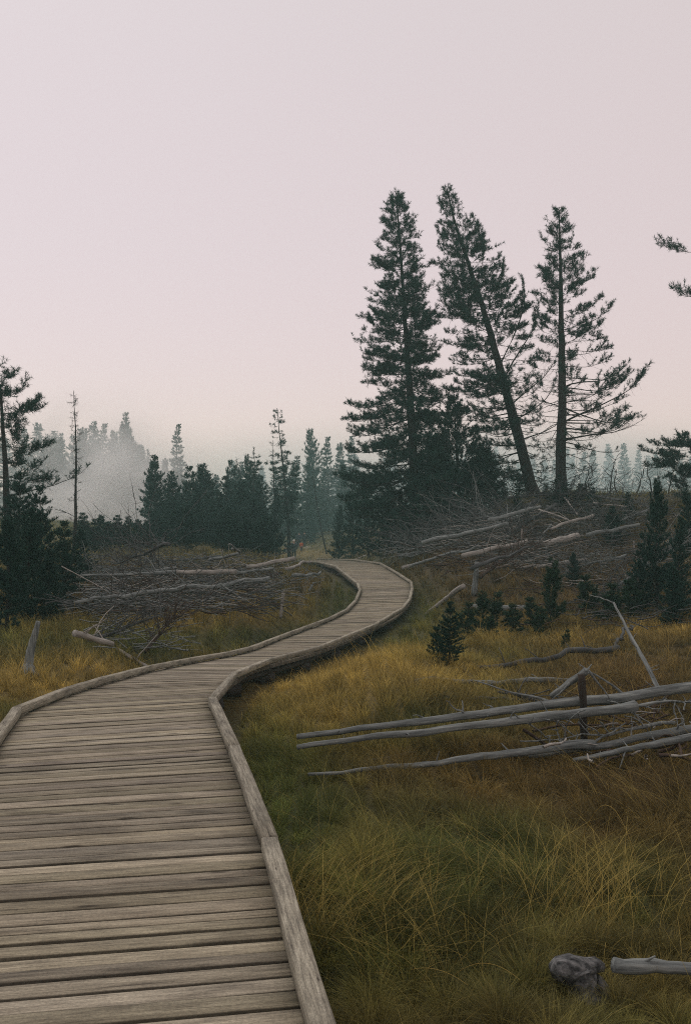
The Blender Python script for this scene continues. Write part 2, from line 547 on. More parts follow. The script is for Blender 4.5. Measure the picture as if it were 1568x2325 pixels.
# ------------------------------------------------------------------ GRASS
def blades(x, y, h, wid, segs, lean, leandir, col, z=None):
    n_ = len(x)
    if z is None: z = G(x, y)
    az = leandir
    D = np.stack([np.cos(az), np.sin(az)], 1)
    t = np.linspace(0, 1, segs + 1)
    face = rng.uniform(0, math.pi, n_)
    S = np.stack([np.cos(face), np.sin(face)], 1)
    rows = []
    for k, tt in enumerate(t):
        off = D * (h * lean * tt ** 1.8)[:, None]
        up = h * (tt - .35 * lean * tt ** 3)
        c = np.stack([x + off[:, 0], y + off[:, 1], z - .02 + up], 1)
        if k < segs:
            wv = (wid * (1 - .75 * tt) * .5)[:, None]
            l = c.copy(); l[:, :2] -= S * wv
            r_ = c.copy(); r_[:, :2] += S * wv
            rows += [l, r_]
        else:
            rows.append(c)
    nv = len(rows)
    V = np.stack(rows, 1)
    base = (np.arange(n_) * nv)[:, None]
    f4 = [base + np.array([2 * k, 2 * k + 1, 2 * k + 3, 2 * k + 2]) for k in range(segs - 1)]
    f3 = base + np.array([2 * (segs - 1), 2 * (segs - 1) + 1, 2 * segs])
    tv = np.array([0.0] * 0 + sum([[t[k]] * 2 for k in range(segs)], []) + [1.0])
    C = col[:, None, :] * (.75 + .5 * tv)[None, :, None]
    return V.reshape(-1, 3), f3, (np.concatenate(f4) if f4 else np.zeros((0, 4), int)), C.reshape(-1, 3)

gg = Geo()
def scatter(nb, d0, d1, ulo, uhi, hm, wm, segs, tuss=1.0, lean=.5, gold=0.0):
    q = rng.random(nb)
    d = d0 * (d1 / d0) ** q
    u = rng.uniform(ulo, uhi, nb)
    x = (u - U0) / F * d; y = d
    # pull towards tussock centres
    cell = .22 * tuss
    jx = np.floor(x / cell); jy = np.floor(y / cell)
    h1 = np.modf(np.abs(np.sin(jx * 12.9898 + jy * 78.233) * 43758.5453))[0]
    h2 = np.modf(np.abs(np.sin(jx * 39.3468 + jy * 11.135) * 24634.6345))[0]
    cx = (jx + .2 + .6 * h1) * cell; cyy = (jy + .2 + .6 * h2) * cell
    x = cx + (x - cx) * .65; y = cyy + (y - cyy) * .65
    m_ = (path_dist(x, y) > .17) & ((((x - 1.0) / .17) ** 2 + ((y - 4.05) / .22) ** 2 > 1) | (rng.random(len(x)) < .45))
    x, y, cx, cyy, h1, h2 = x[m_], y[m_], cx[m_], cyy[m_], h1[m_], h2[m_]
    h = hm * rng.uniform(.45, 1.25, len(x)) * (.55 + .9 * h1) * (.7 + .6 * vnoise(x, y, .6, 4))
    pdv = path_dist(x, y)
    h = np.where(pdv < .6, h * (.5 + .5 * pdv / .6), h)
    out = np.arctan2(y - cyy, x - cx)
    wind = 2.6 + 1.2 * (vnoise(x, y, .9, 8) - .5) * 6
    az = np.where(rng.random(len(x)) < .6, out + rng.normal(0, .7, len(x)), wind + rng.normal(0, 1.1, len(x)))
    ln = lean * rng.uniform(.3, 1.8, len(x))
    z = G(x, y)
    c = sward(x, y, z)
    c = c * (.5 + .8 * h2)[:, None] * rng.uniform(.45, 1.6, (len(x), 1))
    c = c * (.5 + .85 * np.clip(vnoise(x, y, 2.2, 21) * .6 + vnoise(x, y, 5.5, 22) * .5, 0, 1.2))[:, None]
    k = (rng.random(len(x)) < .11 * (vnoise(x, y, 1.9, 23) > .45))[:, None]
    c = np.where(k, c * .8 + GOLD * .35, c)
    if gold:
        c = c * (1 - gold) + GOLD * gold * rng.uniform(.7, 1.2, (len(x), 1))
    wd = wm * rng.uniform(.6, 1.4, len(x)) * np.sqrt(y / (d0 * d1) ** .5)
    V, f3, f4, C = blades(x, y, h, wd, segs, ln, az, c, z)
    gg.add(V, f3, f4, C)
scatter(250000, 2.6, 9, 480, 1720, .19, .0027, 4, .8, .62)
scatter(150000, 8, 18, -150, 1720, .22, .007, 3, 1.2, .55)
scatter(140000, 17, 38, -150, 1720, .24, .015, 2, 1.8, .5)
scatter(60000, 36, 110, -150, 1720, .30, .05, 1, 3.5, .4)
# tall seed stems
scatter(500, 2.8, 9, 640, 1600, .45, .0028, 5, 2.5, .95, .4)
scatter(1500, 8, 22, -50, 1650, .5, .006, 3, 3, .6, .5)
# a few marked clumps of long leaning stems
def clump(u, v, nb, hm, az0, spread, rad, wid=.003, lean=1.1, gold=.75):
    c = gp(u, v)
    x = c[0] + rng.normal(0, rad, nb); y = c[1] + rng.normal(0, rad, nb)
    h = hm * rng.uniform(.6, 1.2, nb)
    az = az0 + rng.normal(0, spread, nb)
    cc = (GOLD * gold + GREEN * (1 - gold)) * rng.uniform(.45, 1.05, (nb, 1))
    V, f3, f4, C = blades(x, y, h, np.full(nb, wid), 5, lean * rng.uniform(.7, 1.2, nb), az, cc)
    gg.add(V, f3, f4, C)
clump(760, 2130, 160, .42, .7, .6, .16)
clump(700, 2040, 90, .36, .9, .4, .14)
clump(860, 2060, 100, .36, .5, .5, .2)
clump(960, 2200, 120, .4, 2.0, .9, .2)
clump(1290, 2120, 60, .6, .3, .5, .15)
clump(1180, 2060, 90, .5, 1.8, .7, .2)
clump(1400, 2100, 120, .5, 1.6, .8, .2)
clump(1480, 1860, 60, .6, 2.6, .5, .2)
# the single long arching stem
def arc(u0, v0, u1, v1, hh, wid=.005):
    a_ = gp(u0, v0); b_ = gp(u1, v1, .25)
    t = np.linspace(0, 1, 14)[:, None]
    P = a_ * (1 - t) + b_ * t
    P[:, 2] += 4 * hh * (t * (1 - t))[:, 0] + 0
    V, f3, f4 = tubes(P[None], np.linspace(wid, wid * .4, 14)[None] * .5, 3)
    gg.add(V, None, f4, GOLD * .7)
arc(1296, 1995, 1445, 1960, .36)
arc(1000, 2245, 1180, 2225, .09, .004)
arc(900, 2215, 1060, 2235, .05, .004)
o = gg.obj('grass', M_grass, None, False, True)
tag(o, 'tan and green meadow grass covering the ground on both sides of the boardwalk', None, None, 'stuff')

# ------------------------------------------------------------------ BOARDWALK
bw = empty('boardwalk', (0, 4, 0))
tag(bw, 'weathered plank boardwalk with low side rails winding away in an S through the meadow', 'boardwalk')
Ls = catmull(Ld, 10); Rs = catmull(Rd, 10)
seg = np.linalg.norm(np.diff((Ls + Rs) / 2, axis=0), axis=1)
arcl = np.concatenate([[0], np.cumsum(seg)])
def edge_at(s):
    return (np.array([np.interp(s, arcl, Ls[:, k]) for k in range(3)]), np.array([np.interp(s, arcl, Rs[:, k]) for k in range(3)]))
Vd, F4, UVd, Cdk = [], [], [], []
s = 0.0; nb = 0
while s < arcl[-1] - .2:
    pw = random.choice([.085, .092, .112, .118, .135])
    gap = random.choice([.006, .010, .013, .018, .024])
    la, ra = edge_at(s); lb, rb = edge_at(s + pw - gap)
    ext = (ra - la) / np.linalg.norm(ra - la)
    la = la - ext * .075; lb = lb - ext * .075
    ra = ra + ext * .075; rb = rb + ext * .075
    dz = random.uniform(-.0035, .0035); tw = random.uniform(-.003, .003); bow = random.uniform(-.004, .004)
    shade = random.choice([.70, .78, .85, .9, .95, 1.0, 1.05, 1.12, 1.28]) * random.uniform(.93, 1.07)
    tint = np.array((1, random.uniform(.98, 1.01), random.uniform(.90, 1.02))) * shade
    uo = random.uniform(0, 50); vo = random.uniform(0, 50)
    K = 7
    jag = [random.uniform(-.0025, .0025) for _ in range(2 * K)]
    base = len(Vd)
    Lg = np.linalg.norm(ra - la)
    along = (lb - la); along /= np.linalg.norm(along) + 1e-9
    for k in range(K):
        t = k / (K - 1)
        a_ = la * (1 - t) + ra * t; b_ = lb * (1 - t) + rb * t
        z_ = dz + tw * (t - .5) + bow * 4 * t * (1 - t)
        a_ = a_ + along * jag[k]; b_ = b_ + along * jag[K + k]
        e_ = .004
        for P, du, dz_ in ((a_, 0, -.055), (a_, 0, -e_), (a_, e_, 0), (b_, -e_, 0), (b_, 0, -e_), (b_, 0, -.055)):
            Vd.append(P + along * du + np.array((0, 0, z_ + dz_)))
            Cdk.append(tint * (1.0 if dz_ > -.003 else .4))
            UVd.append((uo + t * Lg, vo + (0 if P is a_ else pw) + du + dz_))
    for k in range(K - 1):
        for j in range(5):
            q = base + k * 6 + j
            F4.append((q, q + 6, q + 7, q + 1))
    F4.append((base, base + 1, base + 4, base + 5)); F4.append((base + 1, base + 2, base + 3, base + 4))
    q = base + (K - 1) * 6
    F4.append((q + 5, q + 4, q + 1, q)); F4.append((q + 4, q + 3, q + 2, q + 1))
    s += pw; nb += 1
mk_mesh('deck', np.array(Vd) - np.array((0, 4, 0)), [np.array(F4)], M_deck, bw, np.array(Cdk), False, np.array(UVd))

# kerb rails: each timber its own part, sitting on short blocks
def kerb_piece(A, B, side, h0=.02, h1=.092, wdt=.080):
    A = np.array(A, float); B = np.array(B, float)
    t = B - A; L_ = np.linalg.norm(t); t /= L_
    s_ = np.cross(t, (0, 0, 1)); s_ /= np.linalg.norm(s_)
    s_ = s_ * side
    K = max(3, int(L_ / .35)) + 1
    V, C, UV, Fq = [], [], [], []
    sh = random.uniform(.78, 1.15); tint = np.array((1, .99, .97)) * sh
    uo, vo = random.uniform(0, 50), random.uniform(0, 50)
    c_ = .007
    prof = [(0, h0 + c_), (0, h1 - c_), (c_, h1), (wdt - c_, h1), (wdt, h1 - c_), (wdt, h0 + c_), (wdt - c_, h0), (c_, h0)]
    per = [0, .08, .09, .17, .18, .26, .27, .35]
    for k in range(K):
        p_ = A + t * (L_ * k / (K - 1)) + s_ * random.uniform(-.003, .003)
        for (a_, b_), q in zip(prof, per):
            V.append(p_ + s_ * (a_ + random.uniform(-.0012, .0012)) + np.array((0, 0, b_ + random.uniform(-.002, .002))))
            C.append(tint); UV.append((uo + L_ * k / (K - 1), vo + q))
    for k in range(K - 1):
        for j in range(8):
            a0 = k * 8 + j; a1 = k * 8 + (j + 1) % 8
            Fq.append((a0, a1, a1 + 8, a0 + 8))
    caps = [list(range(8))[::-1], [(K - 1) * 8 + j for j in range(8)]]
    # spacer blocks under the rail
    for f in (.12, .88) if L_ < 1.6 else (.08, .5, .92):
        p_ = A + t * L_ * f
        b0 = len(V)
        for dx in (-.09, .09):
            for a_, b_ in ((.012, 0), (.012, h0 + .004), (wdt - .012, h0 + .004), (wdt - .012, 0)):
                V.append(p_ + t * dx + s_ * a_ + np.array((0, 0, b_))); C.append(tint * .7); UV.append((uo + dx, vo + a_ + b_))
        for j in range(4):
            Fq.append((b0 + j, b0 + (j + 1) % 4, b0 + 4 + (j + 1) % 4, b0 + 4 + j))
        Fq.append((b0 + 3, b0 + 2, b0 + 1, b0)); Fq.append((b0 + 4, b0 + 5, b0 + 6, b0 + 7))
    return mk_mesh('kerb_rail', np.array(V) - np.array((0, 4, 0)), [np.array(Fq), np.array(caps)], M_kerb, bw, np.array(C), False, np.array(UV))
def kerb_line(P, side):
    pts = [np.array(q) for q in P]
    for i in range(len(pts) - 1):
        A, B = pts[i], pts[i + 1]
        g_ = (B - A) / np.linalg.norm(B - A) * .007
        kerb_piece(A + g_, B - g_, side)
kerb_line([Rd[0], Rd[3] + (Rd[2] - Rd[3]) * 2.05] + [Rd[i] for i in (3, 4, 5, 7, 9, 11, 13, 15, 16, 17, 18, 19, 20, 21, 22, 23, 24)], 1)
kerb_line([Ld[i] for i in (0, 3, 5, 6, 7, 8, 9, 10, 11, 12, 13, 14, 15, 16, 17, 18, 19, 20, 21, 22, 23, 24)], -1)
# sleepers and stringers below the deck
gsup = Geo()
for E in (Ls, Rs, (Ls + Rs) / 2):
    P = E.copy(); P[:, 2] -= .165
    P = P * .72 + ((Ls + Rs) / 2 + np.array((0, 0, -.165))) * .28
    V, f3, f4 = tubes(P[None], np.full((1, len(P)), .07), 4)
    gsup.add(V, None, f4)
gsup.obj('stringer', M_post, bw, False, False, (0, 4, 0))
ss = np.arange(1.0, arcl[-1] - 1, 2.2)
for q in ss[:45]:
    la, ra = edge_at(q)
    gs = Geo()
    P = np.array([la * .97 + ra * .03, ra * .97 + la * .03]); P[:, 2] -= .26
    V, f3, f4 = tubes(P[None], np.full((1, 2), .09), 4, True)
    gs.add(V, f3, f4)
    gs.obj('sleeper', M_post, bw, False, False, (0, 4, 0))
# far stretch of the boardwalk behind the crest, where the walkers are
a0, a1, a2, a3 = W(694, 1244, 101), W(712, 1243, 101), W(712, 1232.5, 121), W(728, 1233.5, 120)
Vf = []
for P in (W(690, 1243.5, 101), W(713, 1243, 101), W(740, 1239, 107), W(716, 1232, 118), W(702, 1232, 118)):
    Vf.append(P + np.array((0, 0, .03)))
for P in list(Vf): Vf.append(P - np.array((0, 0, .15)))
Vf = np.array(Vf)
o = mk_mesh('far_path', Vf, [np.array([[0, 1, 2, 3, 4]]), np.array([[i, i + 5, (i + 1) % 5 + 5, (i + 1) % 5] for i in range(5)])], M_deck, None,
            np.ones((10, 3)), False, np.array([(q[0], q[1]) for q in Vf]))
tag(o, 'pale far stretch of path beyond the walkers', None, None, 'structure')

# ------------------------------------------------------------------ TREES
def grow(trunk, rad, nbr, lens, elev, bare, folp=None, twig_n=9, twig_l=.24, tuft=.22, M=11, nw=.014, tmin=.05, tmax=.985,
         dead_twigs=0, colA=(.006, .030, .024), colB=(.022, .078, .055), whorl=0, var=(.62, 1.12), bt=.5, upturn=.35, extra=(), wob=.10, twigr=1.0):
    """trunk (K,3) base->top in world; lens(t, c) branch length; elev(t) start angle; bare(t,c) bare inner fraction.
    Returns (wood Geo, needle Geo)"""
    trunk = np.asarray(trunk, float)
    K = len(trunk)
    ts = np.linspace(0, 1, K)
    gw = Geo(); gn = Geo()
    fine = np.linspace(0, 1, 22)
    TP = np.stack([np.interp(fine, ts, trunk[:, k]) for k in range(3)], 1)
    TP[1:-1] += rng.normal(0, rad * .05, (20, 3)) * np.array((1, 1, 0))
    flare = np.where(fine < .03, 1.35, 1.0)
    V, f3, f4 = tubes(TP[None], (rad * (1 - fine * .93) * flare)[None], 9, False, .05)
    gt = Geo(); gt.add(V, f3, f4)
    t = tmin + (tmax - tmin) * (rng.random(nbr) ** .85 if not whorl else np.clip(np.round(rng.random(nbr) * whorl) / whorl + rng.normal(0, .006, nbr), 0, 1))
    t = np.sort(t)
    phi = (np.arange(nbr) * 2.39996 + rng.normal(0, .4, nbr))
    c = np.cos(phi)
    L = np.array([lens(a_, b_) for a_, b_ in zip(t, c)]) * rng.uniform(*var, nbr)
    e0 = np.array([elev(a_) for a_ in t]) + rng.normal(0, .12, nbr)
    P0 = np.stack([np.interp(t, ts, trunk[:, k]) for k in range(3)], 1)
    if len(extra):
        ex = np.array([q[:3] for q in extra]); P0 = np.vstack([P0, ex])
        t = np.append(t, [q[6] for q in extra]); phi = np.append(phi, [q[3] for q in extra]); L = np.append(L, [q[4] for q in extra]); e0 = np.append(e0, [q[5] for q in extra])
        c = np.cos(phi); nbr = len(t)
    Kb = 9
    ks = np.linspace(0, 1, Kb)
    ph = phi[:, None] + np.cumsum(rng.normal(0, wob, (nbr, Kb)), 1)
    el = e0[:, None] - .25 * np.sin(ks * math.pi)[None] + upturn * ks[None] ** 2 + np.cumsum(rng.normal(0, wob * .6, (nbr, Kb)), 1)
    D = np.stack([np.cos(ph) * np.cos(el), np.sin(ph) * np.cos(el), np.sin(el)], 2)
    step = (L / (Kb - 1))[:, None, None]
    BP = P0[:, None, :] + np.concatenate([np.zeros((nbr, 1, 3)), np.cumsum(D[:, 1:] * step, 1)], 1)
    rb = (rad * bt * (1 - t * .75) * np.clip(L / (L.max() + 1e-6), .25, 1) * .42)[:, None] * (1 - .85 * ks)[None]
    rb = np.maximum(rb, .004)
    V, f3, f4 = tubes(BP, rb, 4)
    gw.add(V, None, f4)
    # twigs
    nt_ = np.maximum(2, (twig_n * L / (np.median(L) + 1e-6)).astype(int))
    bi = np.repeat(np.arange(nbr), nt_)
    br = np.array([bare(a_, b_) for a_, b_ in zip(t, c)])[bi]
    s_ = br + (1 - br) * rng.random(len(bi)) ** .8
    isd = np.zeros(len(bi), bool)
    if dead_twigs:
        bi2 = np.repeat(np.arange(nbr), dead_twigs)
        bi = np.concatenate([bi, bi2]); s_ = np.concatenate([s_, rng.random(len(bi2)) * .9 + .08]); isd = np.concatenate([isd, np.ones(len(bi2), bool)])
    kf = s_ * (Kb - 1); k0 = np.minimum(kf.astype(int), Kb - 2); fr = (kf - k0)[:, None]
    base = BP[bi, k0] * (1 - fr) + BP[bi, k0 + 1] * fr
    d0 = D[bi, k0 + 1]
    side = np.cross(d0, (0, 0, 1.)); side /= np.linalg.norm(side, axis=1, keepdims=True) + 1e-9
    sg = np.where(rng.random(len(bi)) < .5, -1, 1)[:, None]
    ang = rng.uniform(.45, 1.0, len(bi))[:, None]
    td = d0 * np.cos(ang) + side * sg * np.sin(ang)
    td[:, 2] += rng.uniform(-.08, .5, len(bi))
    td[isd, 2] -= rng.uniform(.3, 1.2, isd.sum())
    td /= np.linalg.norm(td, axis=1, keepdims=True)
    tl = np.clip(L[bi] * twig_l * (1.15 - .75 * s_), .14, 1.0) * rng.uniform(.6, 1.3, len(bi))
    tl[isd] *= rng.uniform(.5, 1.3, isd.sum())
    q = np.linspace(0, 1, 4)
    up = np.zeros((len(bi), 3)); up[:, 2] = np.where(isd, -.5, .35)
    TPt = base[:, None, :] + td[:, None, :] * (q[None, :, None] * tl[:, None, None]) + up[:, None, :] * (q ** 2)[None, :, None] * tl[:, None, None] * .5
    TPt += rng.normal(0, .015, TPt.shape) * (q > 0)[None, :, None]
    rt = np.full((len(bi), 1), .0055 * twigr) * (1 - .7 * q)[None]
    V, f3, f4 = tubes(TPt, rt, 3)
    gw.add(V, None, f4)
    # tufts
    live = ~isd
    if folp is not None:
        pl = np.array([folp(t[i], c[i]) for i in range(nbr)])[bi]
        live &= rng.random(len(bi)) < pl
    Tl = TPt[live]; tll = tl[live]
    npt = np.maximum(3, (tll / (tuft * .36)).astype(int))
    ti = np.repeat(np.arange(len(Tl)), npt)
    if len(ti):
        f_ = rng.random(len(ti)) ** .6
        kf = f_ * 3; k0 = np.minimum(kf.astype(int), 2); fr = (kf - k0)[:, None]
        pp = Tl[ti, k0] * (1 - fr) + Tl[ti, k0 + 1] * fr
        ax = Tl[ti, 3] - Tl[ti, 0]; ax /= np.linalg.norm(ax, axis=1, keepdims=True) + 1e-9
        ax = ax + rng.normal(0, .45, ax.shape) + np.array((0, 0, .35)); ax /= np.linalg.norm(ax, axis=1, keepdims=True)
        V, f, C = needles(pp, ax, tuft * rng.uniform(.7, 1.2, len(pp)), M, nw, colA, colB)
        gn.add(V, f, None, C)
    # leader
    if tmax > .9 and gn.n:
        nl_ = 8
        pp = np.stack([np.interp(rng.uniform(.95, 1, nl_), ts, trunk[:, k]) for k in range(3)], 1)
        ax = runit(nl_) * .45 + np.array((0, 0, 1.0)); ax /= np.linalg.norm(ax, axis=1, keepdims=True)
        V, f, C = needles(pp, ax, np.full(nl_, tuft * .7), M, nw, colA, colB); gn.add(V, f, None, C)
    return gt, gw, gn

def tree_obj(name, g3, loc, label, cat='tree', group=None, bark=None, wood=None, needle=None):
    gt, gw, gn = g3
    root = empty(name, loc)
    tag(root, label, cat, group)
    gt.obj('trunk', bark or M_bark, root, True, False, loc)
    b_ = gw.obj('branches', wood or bark or M_bark, root, False, False, loc)
    if gn.n:
        gn.obj('crown', needle or M_needle, root, False, True, loc)
    return root

def hero(tr, d, ext, label, name='tall_pine', **kw):
    """tr: trunk pixels top->base ; ext: (v, left px, right px)"""
    P = np.array([W(u, v, d) for u, v in tr])[::-1]
    n_ = len(P)
    # resample evenly in arc
    sl = np.concatenate([[0], np.cumsum(np.linalg.norm(np.diff(P, axis=0), axis=1))]); H = sl[-1]
    q = np.linspace(0, H, 14)
    P = np.stack([np.interp(q, sl, P[:, k]) for k in range(3)], 1)
    base = P[0].copy(); gz = g1(base[0], base[1]); P[0, 2] = gz - .15
    vt = V0 - (P[:, 2] - CAMZ) * F / d
    ev = np.array([e_[0] for e_ in ext]); el_ = np.array([e_[1] for e_ in ext]) / F * d; er = np.array([e_[2] for e_ in ext]) / F * d
    tt = np.linspace(0, 1, len(P))
    def lens(t, c):
        v = np.interp(t, tt, vt)
        l = np.interp(v, ev, el_); r = np.interp(v, ev, er)
        m_ = (c + 1) / 2
        return max(.12, (r * m_ + l * (1 - m_)) * 1.06)
    vof = lambda t: float(np.interp(t, tt, vt))
    kw2 = dict(kw)
    for k in ('bare', 'folp'):
        if k in kw2:
            fn = kw2[k]; kw2[k] = (lambda fn: (lambda t, c: fn(vof(t), c)))(fn)
    ex = []
    for (u0, v0, u1, v1) in kw2.pop('px_br', ()):
        A = W(u0, v0, d); B = W(u1, v1, d); dl = B - A
        tq = float(np.interp(-v0, -vt, tt))
        az = math.atan2(random.uniform(-.25, .25) * abs(dl[0]), dl[0])
        ex.append((*A, az, np.linalg.norm(dl) * 1.08, math.atan2(dl[2], abs(dl[0])) + .05, tq))
    g3 = grow(P, kw2.pop('rad'), kw2.pop('nbr'), lens, kw2.pop('elev'), kw2.pop('bare'), extra=ex, **kw2)
    return tree_obj(name, g3, tuple(P[0]), label)

elev_pine = lambda t: -.22 + .95 * max(0, t - .25) ** 1.1
hero([(900, 438), (908, 560), (916, 700), (928, 860), (936, 1000), (942, 1195)], 42,
     [(438, 2, 2), (480, 22, 20), (500, 37, 32), (560, 42, 50), (600, 66, 58), (650, 60, 55), (700, 92, 85), (740, 98, 90), (775, 118, 95), (830, 90, 100), (880, 100, 100),
      (940, 128, 110), (970, 142, 110), (1020, 140, 110), (1060, 145, 105), (1105, 185, 95), (1150, 130, 90), (1190, 70, 60)],
     'tall dense dark pine, the most upright of the big three, left of the leaning one', rad=.24, nbr=430, elev=elev_pine,
     bare=lambda v, c: .12 if v < 800 else .25, twig_n=13, tuft=.22, M=19, nw=.015, whorl=60, dead_twigs=3, tmin=.02, var=(.5, 1.2))
hero([(1013, 428), (1030, 500), (1052, 570), (1080, 650), (1108, 740), (1135, 840), (1165, 950), (1187, 1030), (1212, 1125)], 41,
     [(430, 3, 3), (470, 26, 20), (500, 42, 22), (540, 55, 50), (570, 62, 66), (600, 76, 72), (640, 92, 76), (680, 108, 88), (740, 118, 98), (800, 118, 95), (860, 130, 75),
      (900, 130, 60), (950, 130, 70), (1010, 120, 60), (1060, 110, 70), (1120, 60, 50)],
     'big dark pine with a curved trunk leaning to the left over the mound', rad=.27, nbr=300, elev=lambda t: -.05 + .8 * max(0, t - .25) ** 1.1,
     bare=lambda v, c: .15 if v < 700 else (.25 if c < 0 else .55), folp=lambda v, c: 1.0 if v < 800 else ((.9 if c < 0 else .4) if v < 900 else (.65 if c < -.1 else .06)),
     twig_n=12, tuft=.22, M=19, nw=.015, whorl=40, dead_twigs=9,
     px_br=((1068, 700, 1125, 545), (1150, 930, 1250, 810), (1140, 870, 1215, 700), (1160, 960, 1275, 880), (1130, 840, 1190, 660), (1175, 1000, 1290, 940), (1100, 720, 1150, 610)))
hero([(1267, 475), (1272, 600), (1273, 750), (1275, 900), (1273, 1000), (1272, 1115)], 38,
     [(480, 4, 4), (510, 24, 20), (550, 42, 32), (590, 50, 50), (620, 48, 62), (650, 60, 78), (690, 58, 85), (720, 62, 112), (770, 66, 125), (800, 70, 152), (850, 70, 178), (880, 80, 185),
      (900, 75, 170), (950, 88, 185), (990, 70, 130), (1030, 60, 90), (1080, 45, 70)],
     'straight pine standing right of the leaning one with sparse lower branches', rad=.24, nbr=190, elev=lambda t: .02 + .75 * max(0, t - .2) ** 1.1,
     bare=lambda v, c: .12 if v < 720 else (.45 if v < 860 else .66), folp=lambda v, c: .95 if v < 760 else (.7 if v < 880 else (.5 if c > .3 else .15)) if v < 1000 else .08,
     twig_n=10, tuft=.22, M=18, nw=.015, whorl=34, dead_twigs=7,
     px_br=((1275, 960, 1450, 870), (1275, 1000, 1440, 965), (1275, 880, 1425, 800), (1275, 900, 1400, 880)))
# dense younger pine between the first two
hero([(1028, 905), (1035, 1000), (1045, 1200)], 43.5, [(905, 5, 5), (940, 25, 25), (1000, 60, 55), (1060, 75, 75), (1120, 95, 90), (1180, 110, 95)],
     'dense dark younger pine filling the gap between the two biggest trunks', name='young_pine', rad=.13, nbr=150, elev=lambda t: .1 + .5 * t, bare=lambda v, c: .1, twig_n=11, tuft=.22, M=14, nw=.024)
hero([(985, 1010), (985, 1080), (990, 1210)], 41, [(1010, 5, 5), (1060, 45, 40), (1120, 65, 60), (1190, 80, 70)],
     'bushy dark young pine at the foot of the upright tall pine', name='young_pine', rad=.10, nbr=110, elev=lambda t: .1 + .5 * t, bare=lambda v, c: .1, twig_n=10, tuft=.22, M=14, nw=.024)
hero([(1095, 1010), (1098, 1080), (1100, 1190)], 42, [(1010, 5, 5), (1050, 25, 25), (1100, 45, 45), (1170, 60, 60)],
     'small dark pine standing just left of the leaning trunk', name='young_pine', rad=.08, nbr=90, elev=lambda t: .1 + .5 * t, bare=lambda v, c: .1, twig_n=10, tuft=.22, M=14, nw=.024)
# pine cut by the left edge
hero([(-12, 825), (4, 900), (12, 1050), (20, 1200), (30, 1330)], 29,
     [(828, 5, 5), (850, 70, 86), (870, 60, 50), (890, 40, 30), (915, 80, 92), (960, 80, 95), (1005, 90, 122), (1040, 90, 115), (1080, 80, 80), (1150, 80, 70), (1300, 60, 60)],
     'open crowned pine cut by the left edge of the view', name='tall_pine', rad=.16, nbr=90, elev=lambda t: .0 + .5 * t, bare=lambda v, c: .35, folp=lambda v, c: .95 if v < 1060 else .5,
     twig_n=11, tuft=.22, M=16, nw=.014, dead_twigs=4, whorl=13, px_br=((10, 1130, 165, 1060), (8, 1080, 140, 1090)))
# pine cut by the right edge
hero([(1680, 380), (1685, 700), (1690, 1100)], 36, [(380, 5, 5), (480, 70, 70), (560, 90, 90), (720, 70, 90), (800, 50, 90), (980, 60, 60), (1100, 60, 60)],
     'pine beyond the right edge with two foliage tips reaching in', name='tall_pine', rad=.2, nbr=80, elev=lambda t: .05 + .3 * t, bare=lambda v, c: .6, twig_n=8, tuft=.22, M=15, nw=.015, whorl=18,
     px_br=((1680, 590, 1510, 548), (1680, 690, 1530, 650)))
# tall ragged half dead pine in the middle of the tree line
hero([(629, 930), (636, 1000), (645, 1080), (652, 1160), (657, 1240)], 66, [(932, 3, 3), (950, 16, 12), (975, 12, 14), (1000, 16, 16), (1040, 24, 22), (1075, 26, 34), (1120, 22, 24), (1180, 24, 22), (1230, 16, 16)],
     'tall ragged half dead pine rising above the middle of the tree line', name='ragged_pine', rad=.13, nbr=120, elev=lambda t: -.5 + .2 * t, bare=lambda v, c: .2,
     folp=lambda v, c: .45 if v < 1040 else .8, twig_n=7, tuft=.24, M=9, nw=.03, whorl=26, dead_twigs=5, var=(.2, 1.4))
# low spreading pine at the right edge skyline
hero([(1560, 985), (1575, 1060), (1580, 1140)], 37, [(990, 10, 10), (1015, 115, 60), (1040, 95, 60), (1080, 60, 40), (1130, 40, 40)],
     'low flat topped pine against the sky near the right edge', name='young_pine', rad=.10, nbr=70, elev=lambda t: .05, bare=lambda v, c: .25, twig_n=10, tuft=.2, M=14, nw=.018, dead_twigs=2)

